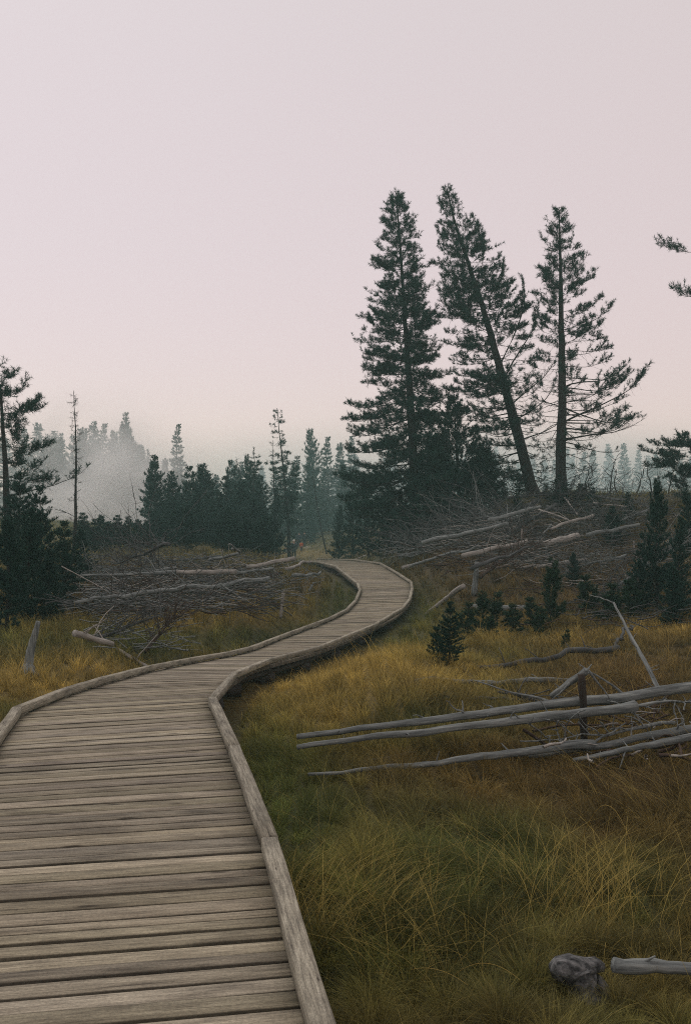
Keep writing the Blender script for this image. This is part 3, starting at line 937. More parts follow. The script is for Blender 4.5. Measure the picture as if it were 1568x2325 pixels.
# prototypes for the rest, grown at the origin
def proto(kind, H, seed):
    global rng
    keep = rng; rng = np.random.default_rng(seed)
    P = np.stack([np.cumsum(rng.normal(0, .012 * H, 8)), np.cumsum(rng.normal(0, .012 * H, 8)), np.linspace(-.1, H, 8)], 1); P[:, :2] -= P[0, :2]
    if kind == 'bushy':
        g = grow(P, .013 * H + .02, int(135), lambda t, c: H * .25 * (1 - t) ** .6 * min(1, .6 + t * 2), lambda t: .25 + .7 * t, lambda t, c: .05, None, 11, .28, .026 * H, 15, .0030 * H, .02, .985, var=(.42, 1.3))
    elif kind == 'slim':
        g = grow(P, .011 * H + .02, 190, lambda t, c: H * .155 * (1 - t) ** .9 + .006 * H, lambda t: -.15 + .5 * t, lambda t, c: .03, None, 9, .3, .019 * H, 15, .0024 * H, .05, .985, var=(.5, 1.25))
    elif kind == 'ragged':
        g = grow(P, .011 * H + .02, 90, lambda t, c: H * .13 * (1 - t) ** .5 * rng.uniform(.5, 1.2), lambda t: -.35 + .4 * t, lambda t, c: .25, lambda t, c: .75 if t > .3 else .2, 8, .3, .028 * H, 12, .003 * H, .12, .985, dead_twigs=4)
    elif kind == 'snag':
        g = grow(P, .012 * H + .02, 90, lambda t, c: H * (.03 + .10 * max(0, .45 - t)) * rng.uniform(.3, 1.6), lambda t: -.15 + .2 * t, lambda t, c: .5, lambda t, c: .10, 4, .35, .014 * H, 5, .002 * H, .15, .99, dead_twigs=5)
    elif kind == 'sapling':
        g = grow(P, .012 * H + .006, 40, lambda t, c: H * .30 * (1 - t) ** .7, lambda t: .5 + .6 * t, lambda t, c: .1, None, 7, .3, .065 * H, 26, .0045 * H, .03, .97, colA=(.006, .030, .016), colB=(.028, .078, .034), var=(.45, 1.35))
    r = tree_obj('proto', g, (0, 0, 0), None, None)
    rng = keep
    return (r, H, [False])
PR = {k: [proto(k, H, s_) for s_ in seeds] for k, H, seeds in (('bushy', 6., (1, 2, 3)), ('slim', 10., (4, 5, 6)), ('ragged', 9., (7, 8)), ('snag', 8., (9, 10)), ('sapling', 1.6, (12, 13, 14)))}
NAMES = {'bushy': 'bushy_pine', 'slim': 'slim_conifer', 'ragged': 'ragged_pine', 'snag': 'dead_snag', 'sapling': 'pine_sapling'}
CATS = {'snag': 'dead tree', 'sapling': 'sapling'}
used = {}
def plant(kind, u, vtop, d, label, group=None, wpx=None, lean=0, vbase=None):
    if vbase is not None:
        b_ = gp(u, vbase); x, y = b_[0], b_[1]; d = y
    else:
        x = (u - U0) / F * d; y = d
    z = g1(x, y)
    H = max(.25, CAMZ + (V0 - vtop) / F * d - z)
    r, H0, flag = random.choice(PR[kind])
    if not flag[0]:
        t = r; flag[0] = True
    else:
        t = copy_tree(r)
    t.name = NAMES[kind]
    for ch in t.children:
        ch.name = ch.name.split('.')[0]
    s_ = H / H0
    halfw = {'bushy': .24, 'slim': .14, 'ragged': .14, 'snag': .08, 'sapling': .26}[kind] * H
    sxy = s_ if wpx is None else s_ * (wpx / F * d) / halfw
    sxy = min(max(sxy, s_ * .55), s_ * 2.0)
    t.location = (x, y, z)
    t.scale = (sxy, sxy, s_)
    t.rotation_euler = (0, R(lean), random.uniform(0, 6.28) if not lean else 0)
    for k in ('label', 'category', 'group'):
        if k in t: del t[k]
    tag(t, label, CATS.get(kind, 'tree'), group)
    return t

# left dark mass of young pines
LG = 'dark young pines massed at the left edge'
for kind, u, vt, vb, wp, lab in (
        ('bushy', 45, 1075, 1330, 70, 'tallest dark bushy pine of the mass at the left edge'),
        ('bushy', 95, 1105, 1350, 62, 'bushy pine right behind the tallest of the left mass, its side against the mist'),
        ('bushy', 75, 1160, 1425, 68, 'nearest dark bushy pine at the left edge, above the twisted grey stump'),
        ('bushy', 150, 1185, 1385, 55, 'rounded dark pine at the right side of the left mass'),
        ('bushy', 15, 1180, 1440, 70, 'dark pine cut by the left edge, standing over the pale grass'),
        ('bushy', 120, 1250, 1415, 50, 'low dark pine in front of the left mass'),
        ('bushy', 175, 1205, 1330, 40, 'small dark pine below the thin dead snag')):
    plant(kind, u, vt, 20, lab, LG, wp, 0, vb)
# low shrubby row behind the deadfall
RG = 'low young pines in a row behind the fallen timber'
k = 0
for u in range(186, 612, 14):
    vt = {0: 1172, 1: 1188, 2: 1180}[k % 3] + random.uniform(-8, 8)
    if u > 340: vt -= 18 * min(1, (u - 340) / 60) * (u < 560)
    plant('bushy', u, vt, 44 + 9 * random.random(), 'low dark young pine in the row behind the fallen timber left of the boardwalk', RG, 38 + random.random() * 12)
    k += 1
# middle trees
MT = [('bushy', 352, 1036, 58, 38, 'dark pine at the right edge of the steam, with a rounded top'), ('bushy', 386, 1072, 57, 40, 'dark pine right under the tall pale fir'),
      ('bushy', 428, 1060, 60, 40, 'dark pine standing just left of the broad rounded one'), ('bushy', 472, 1056, 60, 50, 'broad rounded dark pine in the middle of the tree line'),
      ('bushy', 515, 1082, 61, 42, 'dark pine left of the ragged split topped one'), ('ragged', 557, 1018, 62, 34, 'ragged thin topped pine left of the forked leaning stem'),
      ('bushy', 548, 1092, 58, 42, 'dark pine below the ragged split top'), ('ragged', 590, 1050, 66, 30, 'slanted ragged pine between the split top and the tall ragged snag'),
      ('bushy', 604, 1085, 64, 42, 'mid green pine left of the tall ragged snag'), ('bushy', 628, 1105, 60, 20, 'dark pine at the foot of the tall ragged snag'),
      ('slim', 672, 1036, 110, 30, 'hazy conifer right of the tall ragged pine'),
      
      ('bushy', 716, 980, 125, 40, 'tall hazy broad conifer with a spired top, right of the ragged pine'), ('slim', 745, 992, 130, 30, 'slim hazy conifer beside the broad spired one'),
      ('slim', 770, 1003, 132, 30, 'second slim hazy conifer from the broad spired one'), ('slim', 795, 990, 136, 30, 'slim hazy conifer nearest the upright tall pine'),
      ('bushy', 765, 1150, 60, 24, 'small dark pine above the far end of the boardwalk'), ('bushy', 802, 1105, 58, 34, 'dark young pine beside the small one above the boardwalk'),
      ('bushy', 838, 1098, 52, 36, 'dark young pine under the lowest limb of the upright tall pine'), ('bushy', 872, 1100, 47, 46, 'wide dark pine at the left foot of the upright tall pine'),
      ('bushy', 905, 1115, 43, 48, 'dark pine hiding the trunk foot of the upright tall pine'), ('bushy', 1060, 1085, 46, 55, 'dark pine low between the upright and the leaning trunks'),
      ('bushy', 1140, 1095, 45, 50, 'dark pine low behind the leaning trunk'),
      ('slim', 704, 1128, 110, 12, 'thin dark pine just behind the walkers'), ('bushy', 606, 1160, 56, 24, 'low dark pine just left of the walkers'), ('bushy', 575, 1130, 56, 40, 'dark pine behind the bleached hooked branch'),
      ('bushy', 500, 1130, 54, 45, 'low dark pine under the middle of the tree line'), ('bushy', 440, 1120, 54, 45, 'low dark pine in front of the rounded ones'), ('bushy', 395, 1130, 53, 42, 'low dark pine in front of the tall pale fir'),
      ('bushy', 1268, 1078, 37, 36, 'small dark pine wrapped around the foot of the straight pine'), ('bushy', 1318, 1098, 37, 34, 'small dark pine right of the foot of the straight pine')]
for kd, u, vt, d, wp, lab in MT:
    plant(kd, u, vt, d, lab, None, wp * (1.15 if u < 600 else 1.1))
plant('snag', 166, 884, 34, 'thin bare dead snag standing alone before the steam', None, 26)
plant('snag', 622, 1000, 68, 'thin bare stem beside the tall ragged pine', None, 16)
plant('snag', 592, 1030, 70, 'thin slanted dead stem left of the tall ragged pine', None, 14, -14)
plant('snag', 742, 1075, 74, 'slanted thin dead stem above the far path', None, 10, -10)
# hazy trees behind the steam
HG = 'hazy conifers behind the steam'
HT = [(120, 978, 170, 40), (145, 985, 165, 34), (180, 972, 150, 36), (205, 955, 150, 34), (238, 962, 145, 34), (262, 975, 140, 26), (290, 938, 128, 34), (308, 990, 125, 34), (325, 1020, 122, 30),
      (222, 1000, 140, 36), (270, 1010, 130, 40), (90, 960, 175, 40), (60, 975, 180, 40), (20, 985, 170, 40), (340, 1018, 118, 14), (300, 1040, 115, 40), (335, 1050, 112, 36)]
for i, (u, vt, d, wp) in enumerate(HT):
    plant('slim', u, vt, d, 'hazy grey green conifer on the slope behind the steam', HG, wp)
plant('slim', 404, 963, 125, 'pale slender fir rising alone above the tree line', None, 30)
plant('slim', 375, 1040, 120, 'short pale fir left of the tall pale one', None, 24)
G2 = 'teal pines filling the second row of the tree line'
for i, u in enumerate(range(352, 600, 24)):
    plant('bushy', u + random.uniform(-6, 6), 1080 + random.choice([-38, -15, 0, 18, 26]) + random.uniform(-6, 6), 76 + 8 * random.random(), 'teal pine half hidden in the second row of the middle tree line', G2, 30)
for i, (u, vt) in enumerate(((110, 990), (135, 1000), (165, 992), (192, 975), (220, 978), (250, 985), (280, 968), (296, 975), (318, 1012), (333, 1040), (345, 1062), (270, 1030), (300, 1050), (320, 1070))):
    plant('bushy', u, vt, 130 + 10 * (i % 3), 'broad hazy conifer on the slope behind the steam, filling between the spired ones', 'broad hazy conifers behind the steam', 40)
plant('bushy', 1178, 1075, 42.5, 'dark pine just behind the foot of the leaning trunk', None, 34)
plant('bushy', 1236, 1098, 40, 'dark low pine between the leaning and the straight trunk', None, 30)
BG = 'faint conifers in the mist behind the mound'
for i in range(34):
    u = 820 + i * 24 + random.uniform(-8, 8)
    plant('slim', u, 1035 + 14 * math.sin(i * 1.9) + random.uniform(-18, 18) - (10 if u > 1300 else 0), 150 + 40 * random.random(), 'faint misty conifer far behind the mound of fallen timber', BG, 26)
TG = 'faint conifers closing the view far behind the tree line'
for i in range(22):
    u = 330 + i * 24 + random.uniform(-8, 8)
    plant('slim', u, 1065 + random.uniform(-22, 22), 110 + 50 * random.random(), 'faint misty conifer glimpsed far behind the tree line', TG, 28)

# right side pines and saplings
RT = [('bushy', 1490, 1090, 1390, 46, 'tall dark narrow pine near the right edge in front of the mound'), ('bushy', 1545, 1180, 1400, 44, 'dark bushy pine cut by the right edge'),
      ('bushy', 1450, 1235, 1400, 40, 'dark pine left of the narrow one near the right edge'), ('bushy', 1520, 1290, 1425, 46, 'low dark pine above the bright tan grass'),
      ('sapling', 1247, 1282, 1425, 34, 'pointed dark pine sapling on the slope, the tallest there'), ('sapling', 1285, 1432, 1478, 14, 'tiny pine sapling below the pointed one'),
      ('bushy', 1020, 1368, 1512, 44, 'leaning bushy little pine nearest the boardwalk on the slope'), ('sapling', 990, 1425, 1500, 26, 'tiny pine touching the nearest little pine'),
      ('sapling', 1060, 1372, 1452, 30, 'little pine right behind the nearest one'), ('sapling', 1090, 1352, 1440, 30, 'little pine left of the short thick log'), ('sapling', 1130, 1350, 1430, 30, 'little pine before the short thick log'),
      ('sapling', 1165, 1375, 1435, 28, 'little pine below the short thick log'), ('sapling', 1205, 1360, 1430, 28, 'little pine left of the pointed sapling'), ('sapling', 1330, 1310, 1400, 36, 'dark little pine right of the pointed sapling'),
      ('sapling', 1385, 1330, 1420, 40, 'dark little pine left of the crossing dead stem'), ('sapling', 1430, 1320, 1410, 36, 'dark little pine behind the crossing dead stem'),
      ('sapling', 1110, 1400, 1455, 24, 'lowest little pine of the cluster on the slope'), ('bushy', 1390, 1150, 1240, 34, 'small pine on the brown mound'), ('sapling', 1225, 1385, 1445, 20, 'small sapling at the foot of the pointed one'),
      ('bushy', 1175, 1120, 1190, 26, 'dark scrubby pine among the dead branches at the top of the mound'), ('bushy', 1345, 1108, 1180, 28, 'dark scrubby pine on the crest right of the straight pine'),
      ('bushy', 1420, 1118, 1185, 26, 'dark scrubby pine on the crest halfway to the right edge'), ('bushy', 1045, 1150, 1215, 26, 'dark scrubby pine at the upper left of the mound'),
      ('bushy', 1560, 1110, 1260, 40, 'dark pine on the crest at the right edge'), ('bushy', 1300, 1255, 1330, 22, 'small dark pine on the brown slope below the pale log')]
for kd, u, vt, vb, wp, lab in RT:
    plant(kd, u, vt, 20, lab, None, wp, 0, vb)

for k in PR:           # prototypes that were never planted are removed
    for r, H0, flag in PR[k]:
        if not flag[0]:
            for ch in list(r.children): bpy.data.objects.remove(ch)
            bpy.data.objects.remove(r)

# ------------------------------------------------------------------ FALLEN TIMBER
def wobble_line(A, B, K, amp, sag=0.0):
    t = np.linspace(0, 1, K)[:, None]
    P = A * (1 - t) + B * t
    L_ = np.linalg.norm(B - A)
    nz = rng.normal(0, 1, (K, 3)); nz[0] = nz[-1] = 0
    nz = (nz + np.roll(nz, 1, 0) + np.roll(nz, -1, 0)) / 3; nz[0] = nz[-1] = 0
    P = P + nz * amp * L_
    P[:, 2] -= 4 * sag * L_ * (t * (1 - t))[:, 0]
    return P

def log(name, A, B, r0, r1, label, group=None, mat=None, amp=.006, cat='log', stubs=0, stub_l=.15, K=14, branches=()):
    A = np.array(A, float); B = np.array(B, float)
    P = wobble_line(A, B, K, amp)
    tt = np.linspace(0, 1, K)
    rr = r0 * (1 - tt) + r1 * tt
    rr = rr * (1 + .05 * np.sin(tt * 17 + A[0] * 9) + rng.normal(0, .012, K))
    g = Geo()
    V, f3, f4 = tubes(P[None], rr[None], 12, True, .015)
    g.add(V, f3, f4)
    org = tuple(P[0])
    parts = []
    dirL = (B - A) / np.linalg.norm(B - A)
    ns = 0
    for i in range(stubs):
        t = random.uniform(.08, .95); k = min(int(t * (K - 1)), K - 2)
        b_ = P[k] + (P[k + 1] - P[k]) * (t * (K - 1) - k)
        d_ = runit(1)[0]; d_ -= dirL * np.dot(d_, dirL) * .6; d_[2] = abs(d_[2]) * .9 - .15; d_ /= np.linalg.norm(d_)
        L_ = stub_l * random.uniform(.3, 1.4)
        Q = wobble_line(b_, b_ + d_ * L_, 5, .08)
        parts.append((Q, max(.0025, min(rr[k] * .3, .012))))
    for (p0, p1, rad, am) in branches:
        parts.append((wobble_line(np.array(p0), np.array(p1), 8, am), rad))
    rot = Vector(tuple(dirL)).to_track_quat('Z', 'X')
    if not parts or cat == 'stick':
        o = g.obj(name, mat or M_dead, None, True, False, org, rot); o.location = org
        o.rotation_euler = rot.to_euler()
        return tag(o, label, cat, group)
    root = empty(name, org); tag(root, label, cat, group)
    root.rotation_euler = rot.to_euler()
    g.obj('trunk', mat or M_dead, root, True, False, org, rot)
    for Q, r_ in parts:
        gb = Geo()
        V, f3, f4 = tubes(Q[None], np.linspace(r_, r_ * .4, len(Q))[None], 6, True, .05)
        gb.add(V, f3, f4)
        gb.obj('branch', mat or M_dead, root, True, False, org, rot)
    return root

# two long parallel poles, foreground right
def W2(u, v, d): return W(u, v, d)
A = gp(675, 1672, .33); B = W(1640, 1552, A[1] + 1.3)
def onA(u):   # point on upper pole at photo column u
    t = (u - 675) / (1640 - 675); return A * (1 - t) + B * t
br = [(onA(1225), W(1080, 1545, onA(1225)[1] + .1), .013, .03), (onA(1092), W(1096, 1596, onA(1092)[1]), .008, .05), (onA(1100), W(1107, 1600, onA(1100)[1]), .006, .05),
      (onA(1390), W(1312, 1506, onA(1390)[1] - .05), .014, .02), (onA(1335), W(1305, 1585, onA(1335)[1]), .008, .05),
      (onA(960), W(937, 1624, onA(960)[1] - .1), .009, .05), (onA(1020), W(1012, 1590, onA(1020)[1] - .1), .009, .05), (onA(1470), W(1463, 1545, onA(1470)[1]), .008, .05)]
log('fallen_pole', A, B, .022, .056, 'long silvery dead pole, the upper of the two parallel ones in the grass', 'parallel fallen poles', None, .0035, 'fallen trunk', 8, .10, 24, br)
A2 = gp(675, 1696, .30); B2 = W(1440, 1602, A2[1] + 1.0)
log('fallen_pole', A2, B2, .020, .047, 'long silvery dead pole, the lower of the two parallel ones in the grass', 'parallel fallen poles', None, .0035, 'fallen trunk', 9, .09, 24,
    [(B2 + np.array((-.05, 0, 0)), W(1525, 1590, B2[1] + .1), .02, .03), (B2, W(1500, 1608, B2[1]), .009, .05), (B2 + np.array((-.2, 0, .0)), W(1390, 1670, B2[1]), .007, .06)])
A3 = gp(700, 1757, .14); B3 = gp(1345, 1690, .2)
log('fallen_pole', A3, B3, .012, .042, 'half sunken grey pole lying below the two parallel ones', None, None, .006, 'fallen trunk', 10, .10, 20,
    [(B3, W(1420, 1640, B3[1] + .2), .012, .05)])
A4 = gp(1200, 1715, .08); B4 = gp(1640, 1645, .22)
log('fallen_pole', A4, B4, .022, .040, 'grey pole lying beyond the forked one at the lower right', None, None, .006, 'fallen trunk', 9, .12, 16)
A5 = gp(1300, 1725, .12); B5 = gp(1640, 1660, .26)
log('fallen_pole', A5, B5, .018, .038, 'silvery pole with hanging twigs, the nearest at the right edge', None, None, .006, 'fallen trunk', 8, .12, 16,
    [(A5 + (B5 - A5) * .35, W(1405, 1745, A5[1] - .1), .009, .05), (A5 + (B5 - A5) * .12, W(1335, 1745, A5[1]), .005, .04), (A5 + (B5 - A5) * .22, W(1370, 1735, A5[1]), .005, .05)])
A6 = gp(1080, 1725, .02); B6 = gp(1300, 1700, .05)
log('fallen_pole', gp(840, 1725, .03), gp(1190, 1672, .03), .01, .018, 'thin grey stick in the grass between the pole pairs', None, M_deaddark, .012, 'stick')
# brown rotten upright stub with the broken crosspiece above
bd = onA(1326)[1] - .2; bp = W(1327, 1652, bd); bq = W(1318, 1530, bd)
log('rotten_post', np.array((bp[0], bp[1], min(bp[2], g1(bp[0], bp[1]) - .05))), bq, .032, .034, 'dark brown upright broken stub standing against the two poles', None, M_brown, .008, 'stump', 0)
log('broken_branch', W(1250, 1580, bp[1] + .25), W(1330, 1522, bp[1] + .05), .024, .034, 'bent grey broken limb resting on top of the dark upright stub', None, M_dead, .012, 'branch', 3, .1, 10,
    [(W(1292, 1550, bp[1] + .1), W(1250, 1590, bp[1] + .2), .012, .05), (W(1330, 1524, bp[1]), W(1342, 1507, bp[1]), .012, .05), (W(1335, 1522, bp[1] + .1), W(1385, 1590, bp[1] + .1), .013, .02)])
# slanted long thin dead stem upper right
log('slanting_dead_pole', W(1392, 1368, 11.0), W(1496, 1568, 9.2), .012, .024, 'long thin slanting dead stem leaning down towards the two poles', None, M_dead, .004, 'dead stem', 8, .15, 14,
    [(W(1392, 1368, 11), W(1336, 1350, 11.3), .009, .04)])
log('crooked_dead_pole', gp(1395, 1470, .1), gp(1430, 1420, .35), .03, .02, 'short dark stem crossing behind the long slanting one', None, M_deaddark, .03, 'dead stem', 3, .2)
log('fallen_log', gp(1085, 1515, .05), gp(1400, 1470, .1), .03, .05, 'long thin dark log lying across the brown slope above the poles', None, M_deaddark, .012, 'log', 5, .2, 16)
log('fallen_log', gp(930, 1550, .04), gp(1290, 1545, .08), .022, .035, 'thin pale log nearly level in the tan grass behind the poles', None, M_dead, .01, 'log', 6, .15, 16)
log('fallen_log', gp(1000, 1580, .04), gp(1250, 1590, .08), .015, .02, 'short thin grey log just behind the upper parallel pole', None, M_deaddark, .012, 'log', 4, .12, 12)
# lower right corner stump and bleached limb
st = gp(1305, 2262, 0)
g = Geo()
K = 9
tt = np.linspace(0, 1, K)
P = np.stack([st[0] + .01 * np.sin(tt * 5), st[1] + .02 * tt, st[2] - .05 + tt * .26], 1)
P = np.array([st + np.array((.06, .0, -.12)), st + np.array((.05, 0, .02)), W(1322, 2235, st[1]), W(1312, 2215, st[1]), W(1300, 2200, st[1]), W(1298, 2186, st[1])])
P = catmull(P, 3)
V, f3, f4 = tubes(P[None], np.interp(np.linspace(0, 1, len(P)), [0, .3, .7, .9, 1], [.12, .075, .07, .085, .06])[None], 18, True, .08)
g.add(V, f3, f4)
P = catmull(np.array([W(1250, 2205, st[1] - .02), W(1280, 2198, st[1] - .03), W(1320, 2196, st[1] - .02), W(1366, 2192, st[1] + .04)]), 3)
V, f3, f4 = tubes(P[None], np.interp(np.linspace(0, 1, len(P)), [0, .2, .5, .8, 1], [.03, .06, .05, .038, .02])[None], 14, True, .12)
g.add(V, f3, f4)
o = g.obj('weathered_stump', M_stump, None, True, False, tuple(st)); o.location = tuple(st)
tag(o, 'squat weathered grey stump in the grass at the lower right corner', 'stump')
la = gp(1392, 2190, .20)
log('bleached_limb', la, la + np.array((.60, .05, -.05)), .032, .020, 'bleached limb lying right beside the squat stump at the lower right corner', None, M_dead, .012, 'branch', 2, .08, 14)
# left twisted stump
sp = gp(62, 1538, 0)
g = Geo()
pts = np.array([sp + np.array((0, 0, -.05)), W(64, 1520, sp[1]), W(68, 1490, sp[1]), W(74, 1460, sp[1]), W(82, 1435, sp[1]), W(88, 1410, sp[1])])
V, f3, f4 = tubes(catmull(pts, 3)[None], np.interp(np.linspace(0, 1, 16), [0, .25, 1], [.10, .065, .03])[None], 12, True, .08); g.add(V, f3, f4)
for (u, v, dy) in ((40, 1532, -.1), (90, 1535, .05), (55, 1540, -.25), (80, 1530, -.2)):
    Q = np.array([W(64, 1508, sp[1]), W((64 + u) / 2, 1522, sp[1] + dy / 2), W(u, v, sp[1] + dy)])
    V, f3, f4 = tubes(catmull(Q, 3)[None], np.linspace(.055, .02, 7)[None], 8, True, .08); g.add(V, f3, f4)
o = g.obj('twisted_stump', M_dead, None, True, False, tuple(sp)); o.location = tuple(sp)
tag(o, 'twisted grey dead trunk with spreading roots in the tan grass at the left edge', 'stump')

# named logs in the middle and on the mound
LOGS = [  # u0,v0,h0,u1,v1,h1,r0,r1,label,stubs,mat
    (265, 1474, .05, 338, 1516, .05, .05, .04, 'pale broken log pointing down to the left rail of the boardwalk', 2, M_pale),
    (170, 1437, .2, 255, 1462, .08, .07, .055, 'thick pale bent log at the foot of the tangled dead crown on the left', 4, M_pale),
    (400, 1298, .3, 536, 1298, .3, .07, .09, 'long bleached level trunk across the left deadfall', 3, M_pale),
    (180, 1306, .3, 400, 1298, .3, .03, .07, 'thin grey end of a trunk running to the dark pines on the left', 6, M_dead),
    (562, 1287, .25, 668, 1268, .3, .07, .09, 'bleached trunk ending at the feet of the nearest walker', 2, M_pale),
    (650, 1291, .2, 705, 1276, .2, .07, .06, 'short pale trunk touching the inner bend of the far boardwalk', 2, M_pale),
    (665, 1306, .2, 728, 1299, .2, .07, .05, 'short grey log lying just below the far bend', 2, M_dead),
    (390, 1343, .2, 610, 1312, .3, .06, .07, 'long silvery trunk in the middle of the left deadfall', 7, M_dead),
    (170, 1368, .2, 400, 1338, .25, .04, .06, 'long grey trunk low in the left deadfall', 8, M_dead),
    (500, 1325, .25, 545, 1357, .1, .035, .03, 'thin log crossing down from the long silvery trunk', 2, M_dead),
    (445, 1383, .0, 458, 1352, .55, .035, .03, 'short leaning grey stub in front of the left deadfall', 0, M_pale),
    (636, 1402, .0, 643, 1345, 1.0, .06, .05, 'upright pale broken stub in the grass left of the inner bend', 1, M_pale),
    (540, 1300, .2, 620, 1290, .3, .05, .05, 'grey log between the two bleached trunks', 2, M_dead),
    (475, 1271, .3, 545, 1256, .6, .06, .05, 'bleached limb curving up before the low pines', 3, M_dead),
    (545, 1256, .6, 520, 1236, 1.1, .045, .03, 'hooked bleached limb end above the level trunk', 1, M_dead),
    (801, 1271, .1, 855, 1253, .3, .07, .08, 'pale log leaning from the outer rail at the far bend', 1, M_pale),
    (914, 1290, .15, 1030, 1268, .3, .13, .11, 'thick pale log at the right of the far bend', 2, M_pale),
    (905, 1262, .3, 1040, 1245, .5, .07, .05, 'grey log just above the thick pale one', 5, M_dead),
    (930, 1285, .5, 1080, 1240, .6, .06, .05, 'grey log crossing behind the thick pale one', 6, M_dead),
    (903, 1192, .5, 1065, 1176, .6, .08, .05, 'level bleached log high on the mound under the tall pines', 2, M_dead),
    (968, 1393, .1, 1052, 1330, .4, .07, .09, 'stout grey log slanting down the slope right of the boardwalk', 2, M_pale),
    (1060, 1378, .1, 1195, 1381, .15, .09, .10, 'short thick grey log among the little pines', 2, M_dead),
    (1235, 1235, .25, 1310, 1217, .3, .13, .15, 'short thick pale log high on the brown mound', 1, M_pale),
    (1183, 1290, .1, 1330, 1270, .2, .07, .08, 'long pale log on the brown slope above the pointed sapling', 3, M_pale),
    (1184, 1274, .0, 1183, 1200, 1.0, .035, .03, 'bone white upright stick on the brown slope', 0, M_pale),
    (1190, 1262, .1, 1250, 1190, .6, .03, .045, 'slanting grey stick behind the bone white upright one', 1, M_dead),
    (1240, 1240, .2, 1242, 1262, .0, .05, .04, 'short forked prop under the short thick pale log', 0, M_dead),
    (1488, 1305, .0, 1486, 1218, 1.3, .09, .05, 'tall pale split stub standing among the dark pines near the right edge', 2, M_pale),
    (1440, 1265, .0, 1437, 1228, .5, .04, .03, 'small pale stub left of the tall split one', 0, M_pale),
    (1322, 1395, .0, 1335, 1430, .0, .04, .02, 'short pale stick lying on the slope', 0, M_pale),
    (1075, 1352, .0, 1082, 1275, 1.1, .11, .08, 'grey broken stump on the slope right of the far bend', 5, M_dead),
    (1070, 1290, .8, 1200, 1240, 1.0, .07, .03, 'dark dead limb running up from the broken stump', 6, M_deaddark),
    (1280, 1130, .5, 1310, 1168, .4, .04, .03, 'bleached curved limb below the straight pine', 2, M_pale),
    (1220, 1155, .6, 1290, 1180, .5, .045, .03, 'bleached limb crossing the mound left of the straight pine', 2, M_pale),
    (1345, 1140, .5, 1420, 1150, .4, .035, .03, 'pale limb on the mound crest', 2, M_pale),
    (700, 1345, .0, 712, 1322, .25, .05, .04, 'small grey stub in the grass inside the bend', 0, M_dead),
    (960, 1232, .9, 1150, 1188, 1.0, .12, .08, 'big grey trunk lying up the mound over the dead branches', 5, M_dead),
    (895, 1225, .6, 1010, 1215, .7, .10, .08, 'thick grey trunk near level at the left end of the mound', 3, M_dead),
    (1050, 1262, .6, 1195, 1228, .8, .10, .07, 'thick silvery trunk low on the mound left of the bone white stick', 4, M_pale),
    (1110, 1180, 1.0, 1225, 1150, .9, .10, .07, 'grey trunk lying just below the foot of the leaning pine', 4, M_dead),
    (1330, 1215, .4, 1450, 1190, .5, .09, .06, 'grey trunk on the mound left of the narrow dark pine', 4, M_dead),
    (1345, 1170, .5, 1250, 1200, .5, .08, .05, 'silvery trunk sloping down from the crest below the straight pine', 4, M_pale),
    (640, 1500 - 25, .02, 0, 0, 0, 0, 0, None, 0, None),
]
for (u0, v0, h0, u1, v1, h1, r0, r1, lab, ns, mt) in LOGS:
    if lab is None: continue
    a_ = gp(u0, v0, h0 + (.3 if h0 >= .2 else 0), 75)
    b_ = gp(u1, v1, h1 + (.3 if h0 >= .2 else 0), 75)
    if abs(b_[1] - a_[1]) > 6 or (h0 == 0 and h1 > 0) or (abs(u0 - u1) < 15):
        b_ = W(u1, v1, a_[1] + np.clip(b_[1] - a_[1], -1.5, 1.5) * (0 if abs(u0 - u1) < 20 else 1))
    nm = 'broken_stub' if 'stub' in lab or 'stump' in lab else ('dead_limb' if 'limb' in lab or 'stick' in lab else 'fallen_log')
    s_ = a_[1] / 30
    log(nm, a_, b_, max(r0 * .75, .02), max(r1 * .75, .018), lab, None, mt, .012, {'broken_stub': 'stub', 'dead_limb': 'branch', 'fallen_log': 'log'}[nm], ns, .5, 12)

